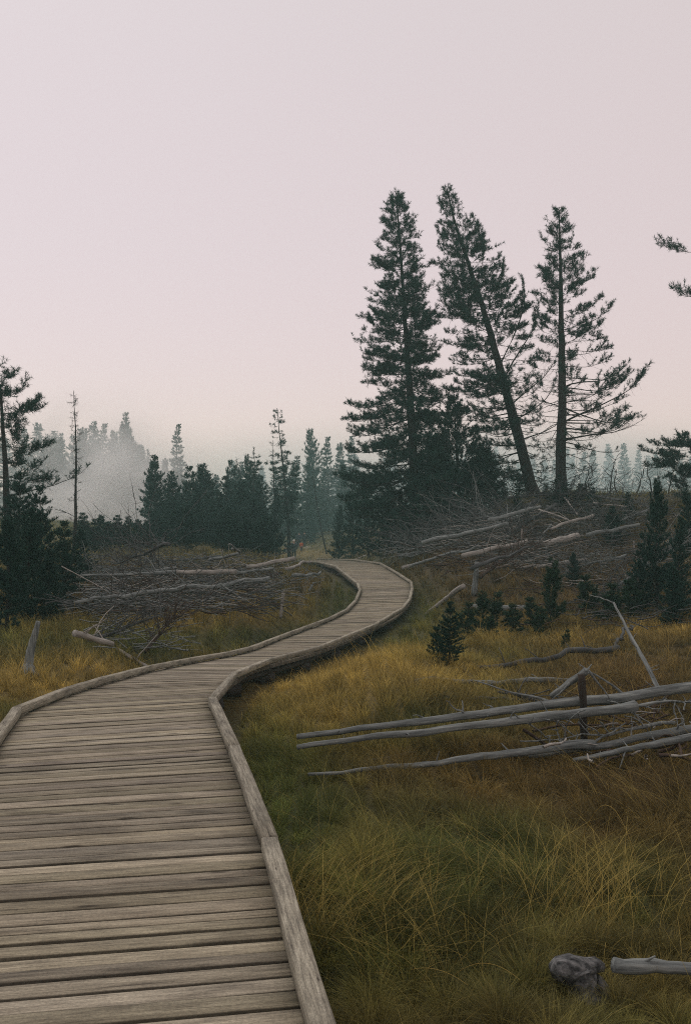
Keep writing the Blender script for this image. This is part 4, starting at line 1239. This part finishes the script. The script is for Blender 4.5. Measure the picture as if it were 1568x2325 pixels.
# fallen crowns: a trunk with many fine dead branches still on it
def fallen_tree(u0, v0, h0, u1, v1, h1, r0, nbr, bl, label, group=None, mat=None, up=.4, dspan=2.5, tw=2, dd_=None):
    a_ = gp(u0, v0, h0, 70) if dd_ is None else W(u0, v0, dd_); b_ = gp(u1, v1, h1, 70)
    b_ = W(u1, v1, a_[1] + np.clip(b_[1] - a_[1], -dspan, dspan))
    P = wobble_line(a_, b_, 14, .015)
    g = Geo(); V, f3, f4 = tubes(P[None], np.linspace(r0, r0 * .25, 14)[None], 8, True, .05); g.add(V, f3, f4)
    org = tuple(a_)
    root = empty('fallen_tree', org); tag(root, label, 'fallen tree', group)
    g.obj('trunk', mat or M_dead, root, True, False, org)
    dirL = (b_ - a_) / np.linalg.norm(b_ - a_)
    t = .12 + .88 * rng.random(nbr)
    kf = t * 13; k0 = np.minimum(kf.astype(int), 12); fr = (kf - k0)[:, None]
    base = P[k0] * (1 - fr) + P[k0 + 1] * fr
    D = runit(nbr); D -= dirL * (D @ dirL)[:, None] * .8; D[:, 2] = np.where(rng.random(nbr) < .75, np.abs(D[:, 2]) + up * .5, D[:, 2])
    D += dirL * rng.uniform(.2, 1.3, (nbr, 1)); D /= np.linalg.norm(D, axis=1, keepdims=True)
    K = 8; q = np.linspace(0, 1, K)
    L_ = bl * rng.uniform(.35, 1.25, nbr) * (1 - .4 * t)
    bend = runit(nbr) * .5; bend[:, 2] = rng.uniform(-.55, .35, nbr)
    BP = base[:, None] + D[:, None] * (q[None, :, None] * L_[:, None, None]) + bend[:, None] * (q ** 2)[None, :, None] * L_[:, None, None] + np.cumsum(rng.normal(0, .02, (nbr, K, 3)), 1) * (q > 0)[None, :, None] * L_[:, None, None]
    gb = Geo()
    rb = (r0 * .22 * rng.uniform(.5, 1.2, nbr))[:, None] * (1 - .7 * q)[None]
    V, f3, f4 = tubes(BP, np.maximum(rb, .006), 4); gb.add(V, None, f4)
    bi = np.repeat(np.arange(nbr), tw); s_ = rng.uniform(.25, 1, len(bi)); kf = s_ * (K - 1); k0 = np.minimum(kf.astype(int), K - 2)
    tb = BP[bi, k0]; td = D[bi] * .6 + runit(len(bi)); td /= np.linalg.norm(td, axis=1, keepdims=True)
    tl = L_[bi] * rng.uniform(.12, .4, len(bi)); q2 = np.linspace(0, 1, 4)
    TP = tb[:, None] + td[:, None] * (q2[None, :, None] * tl[:, None, None]) + rng.normal(0, .03, (len(bi), 4, 3)) * tl[:, None, None] * (q2 > 0)[None, :, None]
    V, f3, f4 = tubes(TP, np.full((len(bi), 1), .006) * (1 - .5 * q2)[None], 3); gb.add(V, None, f4)
    gb.obj('branches', mat or M_dead, root, False, False, org)
    return root
FT = [
    (600, 1318, .3, 200, 1365, .3, .06, 45, 1.5, 'fallen dead tree with a fan of fine branches low in the left deadfall', M_deaddark),
    (560, 1295, .3, 190, 1325, .5, .05, 40, 1.4, 'fallen dead tree whose branches reach the dark left pines', M_deaddark),
    (500, 1262, .3, 230, 1290, .6, .05, 40, 1.6, 'fallen dead tree nearest the row of low pines', M_deaddark),
    (430, 1330, .3, 250, 1385, .3, .05, 60, 1.2, 'dark tangled fallen crown in the lower left deadfall', M_rust),
    (385, 1235, 1.2, 260, 1280, .6, .05, 60, 2.2, 'arching dead crown against the dark low pines', M_deaddark),
    (200, 1455, .1, 370, 1395, .9, .035, 40, .9, 'small dead crown rising from the thick pale bent log', M_deaddark),
    (330, 1480, .1, 400, 1395, .7, .03, 45, .7, 'dark brushy dead crown in the grass below the left deadfall', M_rust),
    (640, 1300, .2, 520, 1345, .4, .05, 45, 1.0, 'dark brushy fallen top below the nearest walker', M_rust),
    (1225, 1135, .5, 905, 1235, .5, .09, 110, 2.6, 'big fallen tree sweeping down the mound with long grey branches', M_deaddark),
    (1210, 1150, .6, 960, 1245, .4, .07, 90, 2.0, 'fallen tree below the big sweeping one on the mound', M_deaddark),
    (1150, 1165, .6, 890, 1215, .5, .06, 70, 1.8, 'fallen tree highest on the mound under the tall pines', M_deaddark),
    (1060, 1210, .3, 870, 1260, .3, .05, 55, 1.3, 'fallen crown ending above the far bend of the boardwalk', M_dead),
    (1240, 1150, .6, 1420, 1190, .5, .07, 70, 2.0, 'fallen tree spreading right across the mound crest', M_deaddark),
    (1330, 1120, .5, 1560, 1165, .6, .06, 70, 2.2, 'fallen tree along the crest towards the right edge', M_dead),
    (1150, 1130, .6, 1330, 1115, .9, .06, 60, 2.4, 'tangled dead crown behind the leaning trunk foot', M_deaddark),
    (1420, 1260, .3, 1270, 1300, .3, .05, 60, 1.2, 'low grey dead crown on the right slope above the crossing stem', M_dead),
    (1400, 1330, .3, 1540, 1240, .8, .05, 60, 1.5, 'dead grey crown tangled in the dark pines at the right', M_dead),
    (1330, 1370, .2, 1460, 1300, .6, .04, 55, 1.1, 'brushy dead crown behind the long slanting stem', M_deaddark),
    (1090, 1310, .5, 1200, 1235, .9, .05, 50, 1.4, 'dark dead crown over the broken stump on the slope', M_rust),
    (1200, 1160, .8, 930, 1265, .5, .07, 80, 2.4, 'fallen tree lying along the middle of the mound with long fine twigs', M_dead),
    (1260, 1145, .9, 1080, 1260, .4, .07, 80, 2.0, 'fallen tree steeply down the mound left of the short thick pale log', M_deaddark),
    (1500, 1150, .6, 1330, 1200, .5, .06, 60, 1.8, 'dead crown lying on the mound left of the narrow dark pine', M_dead),
    (400, 1290, .5, 180, 1310, .6, .05, 45, 1.4, 'grey dead crown at the dark end of the level bleached trunk', M_dead),
    (1530, 1640, .25, 1250, 1680, .2, .018, 16, .5, 'brushy dead top caught between the pole pairs at the right', M_dead),
    (1500, 1590, .35, 1620, 1600, .4, .014, 10, .4, 'small twiggy top on the poles at the right edge', M_dead),
    (1130, 1570, .2, 1260, 1600, .1, .015, 14, .35, 'small dead twig tangle behind the upper parallel pole', M_deaddark)]
for q in FT:
    fallen_tree(*q[:10], None, q[10], .4, 2.5 if q[6] > .035 else .6)
# bare arching stems on the right skyline
for i, (u, vt, d, ln) in enumerate(((1352, 1040, 40, -12), (1385, 1025, 41, 8), (1405, 1060, 40, -5), (1440, 1050, 41, 14), (1480, 1045, 40, -8), (1330, 1060, 41, 4), (1515, 1060, 40, 10))):
    b_ = gp(u, 1140, .0, 60)
    b_ = W(u, 1140, d); b_[2] = g1(b_[0], d)
    top = W(u + ln * 1.5, vt, d)
    Q = catmull(wobble_line(b_, top, 6, .10), 3)[:16]
    Q[-3:] += np.array([[ln * .004, 0, 0], [ln * .012, 0, 0], [ln * .025, 0, -.04]])
    g = Geo(); V, f3, f4 = tubes(Q[None], np.linspace(.035, .012, len(Q))[None], 6, True, .05); g.add(V, f3, f4)
    for k in (4, 6, 7, 9, 10, 12, 13):
        e_ = Q[k] + np.array((random.uniform(-.5, .5), random.uniform(-.2, .2), random.uniform(.05, .5)))
        V, f3, f4 = tubes(wobble_line(Q[k], e_, 5, .08)[None], np.linspace(.014, .006, 5)[None], 4); g.add(V, f3, f4)
    o = g.obj('bare_stem', M_deaddark, None, True, False, tuple(b_)); o.location = tuple(b_)
    tag(o, 'thin bare crooked stem against the mist on the crest right of the straight pine', 'dead stem', 'bare stems on the misty crest')

# loose brushwood litter: nobody could count it
def litter(name, boxes, label, mat, rad=.012):
    g = Geo()
    for (u0, u1, v0, v1, n_, ln, hh) in boxes:
        us = rng.uniform(u0, u1, n_); vs = rng.uniform(v0, v1, n_)
        C = np.array([gp(a_, b_, random.uniform(.03, hh), 60) for a_, b_ in zip(us, vs)])
        C = C[path_dist(C[:, 0], C[:, 1]) > ln * .75]; n_ = len(C)
        az = np.where(rng.random(n_) < .7, rng.normal(.15, .35, n_), rng.uniform(0, math.pi, n_)); el = rng.normal(.05, .22, n_)
        L_ = ln * rng.uniform(.3, 1.4, n_)
        D = np.stack([np.cos(az) * np.cos(el), np.sin(az) * np.cos(el) * .6, np.sin(el)], 1)
        q = np.linspace(-.5, .5, 7)
        bend = runit(n_) * .25
        P = C[:, None] + D[:, None] * (q[None, :, None] * L_[:, None, None]) + bend[:, None] * ((q * 2) ** 2)[None, :, None] * L_[:, None, None] * .4
        P += rng.normal(0, .012, P.shape) * L_[:, None, None]
        V, f3, f4 = tubes(P, (rad * rng.uniform(.4, 1.5, n_))[:, None] * (1 - .5 * (q + .5))[None], 4)
        g.add(V, None, f4)
    o = g.obj(name, mat, None, False)
    return tag(o, label, None, None, 'stuff')
litter('dead_sticks', [(170, 640, 1265, 1385, 300, 1.8, .45), (900, 1250, 1150, 1280, 90, 2.6, .8), (640, 740, 1290, 1330, 30, 1.0, .2), (230, 420, 1385, 1470, 80, .8, .3)], 'grey sticks and dead twigs strewn over the left deadfall', M_dead)
litter('dark_twigs', [(170, 640, 1255, 1385, 520, 1.2, .5), (870, 1250, 1145, 1285, 240, 2.4, .8), (1200, 1560, 1120, 1260, 300, 1.7, .7), (1300, 1560, 1260, 1420, 160, 1.0, .4)], 'dark dead twigs strewn over the deadfall and the mound', M_deaddark)
litter('rusty_twigs', [(870, 1250, 1150, 1300, 200, 1.6, .5), (1150, 1560, 1160, 1420, 220, .9, .3), (200, 620, 1290, 1390, 300, 1.0, .4), (1250, 1560, 1560, 1720, 60, .5, .2)], 'rust brown dead twigs strewn over the slope', M_rust)
litter('pale_sticks', [(880, 1240, 1160, 1280, 150, 2.4, .7), (1200, 1560, 1130, 1330, 110, 1.2, .4), (180, 600, 1270, 1380, 80, 1.6, .5), (1250, 1560, 1600, 1730, 16, .4, .3)], 'pale bleached sticks strewn over the mound and slope', M_pale, .010)

# ------------------------------------------------------------------ PEOPLE
def skin_obj(name, verts, edges, radii, mat, parent, root=0, sub=1):
    me = bpy.data.meshes.new(name)
    me.from_pydata([tuple(v) for v in verts], edges, [])
    me.materials.append(mat)
    o = bpy.data.objects.new(name, me); COL.objects.link(o); o.parent = parent
    sk = o.modifiers.new('skin', 'SKIN'); sk.use_smooth_shade = True
    for i, r_ in enumerate(radii):
        me.skin_vertices[0].data[i].radius = (r_[0], r_[1]) if isinstance(r_, tuple) else (r_, r_)
    me.skin_vertices[0].data[root].use_root = True
    s_ = o.modifiers.new('sub', 'SUBSURF'); s_.levels = sub; s_.render_levels = sub
    return o
M_skin = flat_mat('skin', (.42, .26, .19))
def ico(name, c, r3, mat, parent, seg=16):
    th = np.linspace(0, math.pi, 10); ph = np.linspace(0, 2 * math.pi, seg, endpoint=False)
    V = np.array([[c[0] + r3[0] * math.sin(a_) * math.cos(b_), c[1] + r3[1] * math.sin(a_) * math.sin(b_), c[2] + r3[2] * math.cos(a_)] for a_ in th for b_ in ph])
    f = [[i * seg + j, (i + 1) * seg + j, (i + 1) * seg + (j + 1) % seg, i * seg + (j + 1) % seg] for i in range(9) for j in range(seg)]
    return mk_mesh(name, V, [np.array(f)], mat, parent, None, True)
def person(u, d, H, label, jacket, trousers, head, yaw=0, stride=.12, vfeet=None, hat=None, bagc=None):
    x = (u - U0) / F * d
    z = g1(x, d) if vfeet is None else W(u, vfeet, d)[2]
    root = empty('person', (x, d, z)); tag(root, label, 'person', 'walkers on the far boardwalk')
    root.rotation_euler = (0, 0, yaw); root.scale = (H / 1.75,) * 3
    s_ = stride
    # y+ is forward
    J = [(0, 0, .96), (0, 0, 1.15), (0, .01, 1.38), (0, .01, 1.50), (0, .03, 1.60), (0, .03, 1.70),
         (-.19, 0, 1.42), (-.25, -.03, 1.15), (-.24, .06, .92), (-.24, .09, .86),
         (.19, 0, 1.42), (.25, .02, 1.15), (.23, .12, .94), (.23, .15, .88),
         (-.09, 0, .90), (-.10, s_ * .6, .50), (-.10, s_, .09), (-.10, s_ + .13, .03),
         (.09, 0, .90), (.10, -s_ * .3, .50), (.10, -s_ * 1.3, .10), (.10, -s_ * 1.3 + .12, .04)]
    Ee = [(0, 1), (1, 2), (2, 3), (3, 4), (4, 5), (2, 6), (6, 7), (7, 8), (8, 9), (2, 10), (10, 11), (11, 12), (12, 13), (0, 14), (14, 15), (15, 16), (16, 17), (0, 18), (18, 19), (19, 20), (20, 21)]
    Rr = [(.15, .11), (.13, .10), (.14, .10), .055, .085, .075, .06, .045, .03, .028, .06, .045, .03, .028, .085, .06, .045, .035, .085, .06, .045, .035]
    for side, hb in ((-1, 9), (1, 13)):
        b_ = J[hb]
        for q in range(4):
            i0 = len(J)
            xo = (q - 1.5) * .018
            J += [(b_[0] + xo * .3, b_[1] + xo, b_[2] - .045), (b_[0] + xo * .3 - side * .008, b_[1] + xo + .005, b_[2] - .085 - (.012 if q in (1, 2) else 0))]
            Ee += [(hb, i0), (i0, i0 + 1)]; Rr += [.010, .008]
        i0 = len(J)
        J += [(b_[0], b_[1] + .035, b_[2] - .01), (b_[0], b_[1] + .05, b_[2] - .045)]
        Ee += [(hb, i0), (i0, i0 + 1)]; Rr += [.011, .009]
    skin_obj('body', J, Ee, Rr, M_skin, root)
    mj, mt_ = jacket, trousers
    skin_obj('jacket', [J[0], J[1], J[2], (0, .01, 1.46), J[6], J[7], J[8], J[10], J[11], J[12], (0, 0, .86)], [(0, 1), (1, 2), (2, 3), (2, 4), (4, 5), (5, 6), (2, 7), (7, 8), (8, 9), (0, 10)],
             [(.19, .14), (.17, .135), (.18, .135), .085, .085, .068, .052, .085, .068, .052, (.19, .14)], mj, root)
    skin_obj('trousers', [(0, 0, .93), J[14], J[15], J[16], J[18], J[19], J[20]], [(0, 1), (1, 2), (2, 3), (0, 4), (4, 5), (5, 6)], [(.15, .12), .105, .08, .062, .105, .08, .062], mt_, root)
    ico('hair' if not hat else 'hat', (0, .015, 1.685), (.092, .10, .10), head, root)
    if bagc is not None:
        skin_obj('backpack', [(0, -.17, 1.05), (0, -.18, 1.2), (0, -.17, 1.35)], [(0, 1), (1, 2)], [(.12, .08), (.14, .10), (.11, .07)], bagc, root)
    return root
navy = flat_mat('navy_cloth', (.02, .026, .045)); black = flat_mat('black_cloth', (.004, .004, .005)); grey = flat_mat('grey_cloth', (.06, .07, .08))
orange = flat_mat('orange_cloth', (.45, .10, .03)); white = flat_mat('white_cloth', (.75, .72, .70)); dhair = flat_mat('dark_hair', (.02, .015, .012)); tan = flat_mat('tan_cloth', (.25, .18, .12))
person(667, 84.5, 1.85, 'walker in a dark coat and pale hat, nearest at the end of the boardwalk', navy, black, white, .1, .12, 1273, True)
person(691, 103, 1.74, 'walker in black on the pale far path, farther than the pale hatted one', black, black, dhair, -.1, .15, 1243)
person(679, 104, 1.74, 'walker in dark clothes close left of the one in black', navy, black, dhair, .2, .13, 1244)
person(684, 93, 1.1, 'child in an orange jacket between the dark walkers', orange, grey, dhair, 0, .1, 1254)
person(648, 92, 1.5, 'dark figure with a pack half hidden by the bleached trunk', black, navy, dhair, .5, .1, 1275, None, grey)
for u, lab, cc in ((186, 'dark figure beyond the low pines before the steam, left one of two', black), (194, 'dark figure beyond the low pines before the steam, right one of two', navy)):
    person(u, 112, 1.75, lab, cc, black, dhair, .3, .1)

# ------------------------------------------------------------------ AIR
def box_obj(name, c, s_, mat):
    V = np.array([[x, y, z] for x in (-1, 1) for y in (-1, 1) for z in (-1, 1)], float) * np.array(s_) / 2
    f = np.array([[0, 1, 3, 2], [4, 6, 7, 5], [0, 4, 5, 1], [2, 3, 7, 6], [0, 2, 6, 4], [1, 5, 7, 3]])
    o = mk_mesh(name, V, [f], mat); o.location = c
    return o
mh = bpy.data.materials.new('thin_haze'); mh.use_nodes = True
n = mh.node_tree; n.nodes.clear()
out = n.nodes.new('ShaderNodeOutputMaterial'); pv = n.nodes.new('ShaderNodeVolumePrincipled')
pv.inputs['Color'].default_value = (.55, .90, .86, 1); pv.inputs['Density'].default_value = .0018; pv.inputs['Anisotropy'].default_value = .2
n.links.new(pv.outputs[0], out.inputs['Volume'])
zmin = float(Vg[:, 2].min()); zmax = 16.5
o = box_obj('haze', (0, 345, (zmin - 1 + zmax + 2) / 2), (1700, 740, zmax + 2 - zmin + 1), mh)
tag(o, 'thin smoky haze over the whole meadow', None, None, 'stuff')

def steam(name, c, s_, dens, scale, label, floor=.0, thr=.45, top=1.0, colr=(.99, .99, .985, 1)):
    m = bpy.data.materials.new(name); m.use_nodes = True
    n = m.node_tree; n.nodes.clear()
    out = n.nodes.new('ShaderNodeOutputMaterial'); pv = n.nodes.new('ShaderNodeVolumePrincipled')
    pv.inputs['Color'].default_value = colr; pv.inputs['Anisotropy'].default_value = .45
    tcn = n.nodes.new('ShaderNodeTexCoord')
    # object coordinates run -.5..5 of the scaled unit domain
    gr = n.nodes.new('ShaderNodeVectorMath'); gr.operation = 'LENGTH'
    mpp = n.nodes.new('ShaderNodeMapping'); mpp.inputs['Scale'].default_value = (2 / s_[0], 2 / s_[1], 2 / s_[2])
    n.links.new(tcn.outputs['Object'], mpp.inputs[0]); n.links.new(mpp.outputs[0], gr.inputs[0])
    mr = n.nodes.new('ShaderNodeMapRange'); mr.interpolation_type = 'SMOOTHSTEP'
    mr.inputs['From Min'].default_value = .98; mr.inputs['From Max'].default_value = .0; mr.inputs['To Min'].default_value = 0; mr.inputs['To Max'].default_value = 1
    n.links.new(gr.outputs['Value'], mr.inputs['Value'])
    no = n.nodes.new('ShaderNodeTexNoise'); no.inputs['Scale'].default_value = scale; no.inputs['Detail'].default_value = 2; no.inputs['Roughness'].default_value = .5
    n.links.new(tcn.outputs['Object'], no.inputs[0])
    m2 = n.nodes.new('ShaderNodeMapRange'); m2.inputs['From Min'].default_value = thr - .13; m2.inputs['From Max'].default_value = thr + .2; m2.inputs['To Min'].default_value = floor; m2.inputs['To Max'].default_value = 1
    n.links.new(no.outputs[0], m2.inputs['Value'])
    mu = n.nodes.new('ShaderNodeMath'); mu.operation = 'MULTIPLY'; n.links.new(mr.outputs[0], mu.inputs[0]); n.links.new(m2.outputs[0], mu.inputs[1])
    sp = n.nodes.new('ShaderNodeSeparateXYZ'); n.links.new(mpp.outputs[0], sp.inputs[0])
    m3 = n.nodes.new('ShaderNodeMapRange'); m3.inputs['From Min'].default_value = -.75; m3.inputs['From Max'].default_value = .1; m3.inputs['To Min'].default_value = 1; m3.inputs['To Max'].default_value = top
    m3.interpolation_type = 'SMOOTHSTEP'
    n.links.new(sp.outputs[2], m3.inputs['Value'])
    m4 = n.nodes.new('ShaderNodeMath'); m4.operation = 'MULTIPLY'; n.links.new(mu.outputs[0], m4.inputs[0]); n.links.new(m3.outputs[0], m4.inputs[1])
    mu2 = n.nodes.new('ShaderNodeMath'); mu2.operation = 'MULTIPLY'; mu2.inputs[1].default_value = dens; n.links.new(m4.outputs[0], mu2.inputs[0])
    n.links.new(mu2.outputs[0], pv.inputs['Density']); n.links.new(pv.outputs[0], out.inputs['Volume'])
    o = box_obj(name, tuple(c), s_, m)
    tag(o, label, None, None, 'stuff')
    return o
steam('steam', W(222, 1100, 102), (30, 24, 24), 1.25, .20, 'white steam lying over the hot spring and rising in front of the hazy conifers', .06, .50, .22)
steam('mist', W(1080, 1112, 154), (200, 88, 26), .055, .07, 'mist lying behind the mound and the tall pines', .5, .45, .8, (.80, .93, .93, 1))
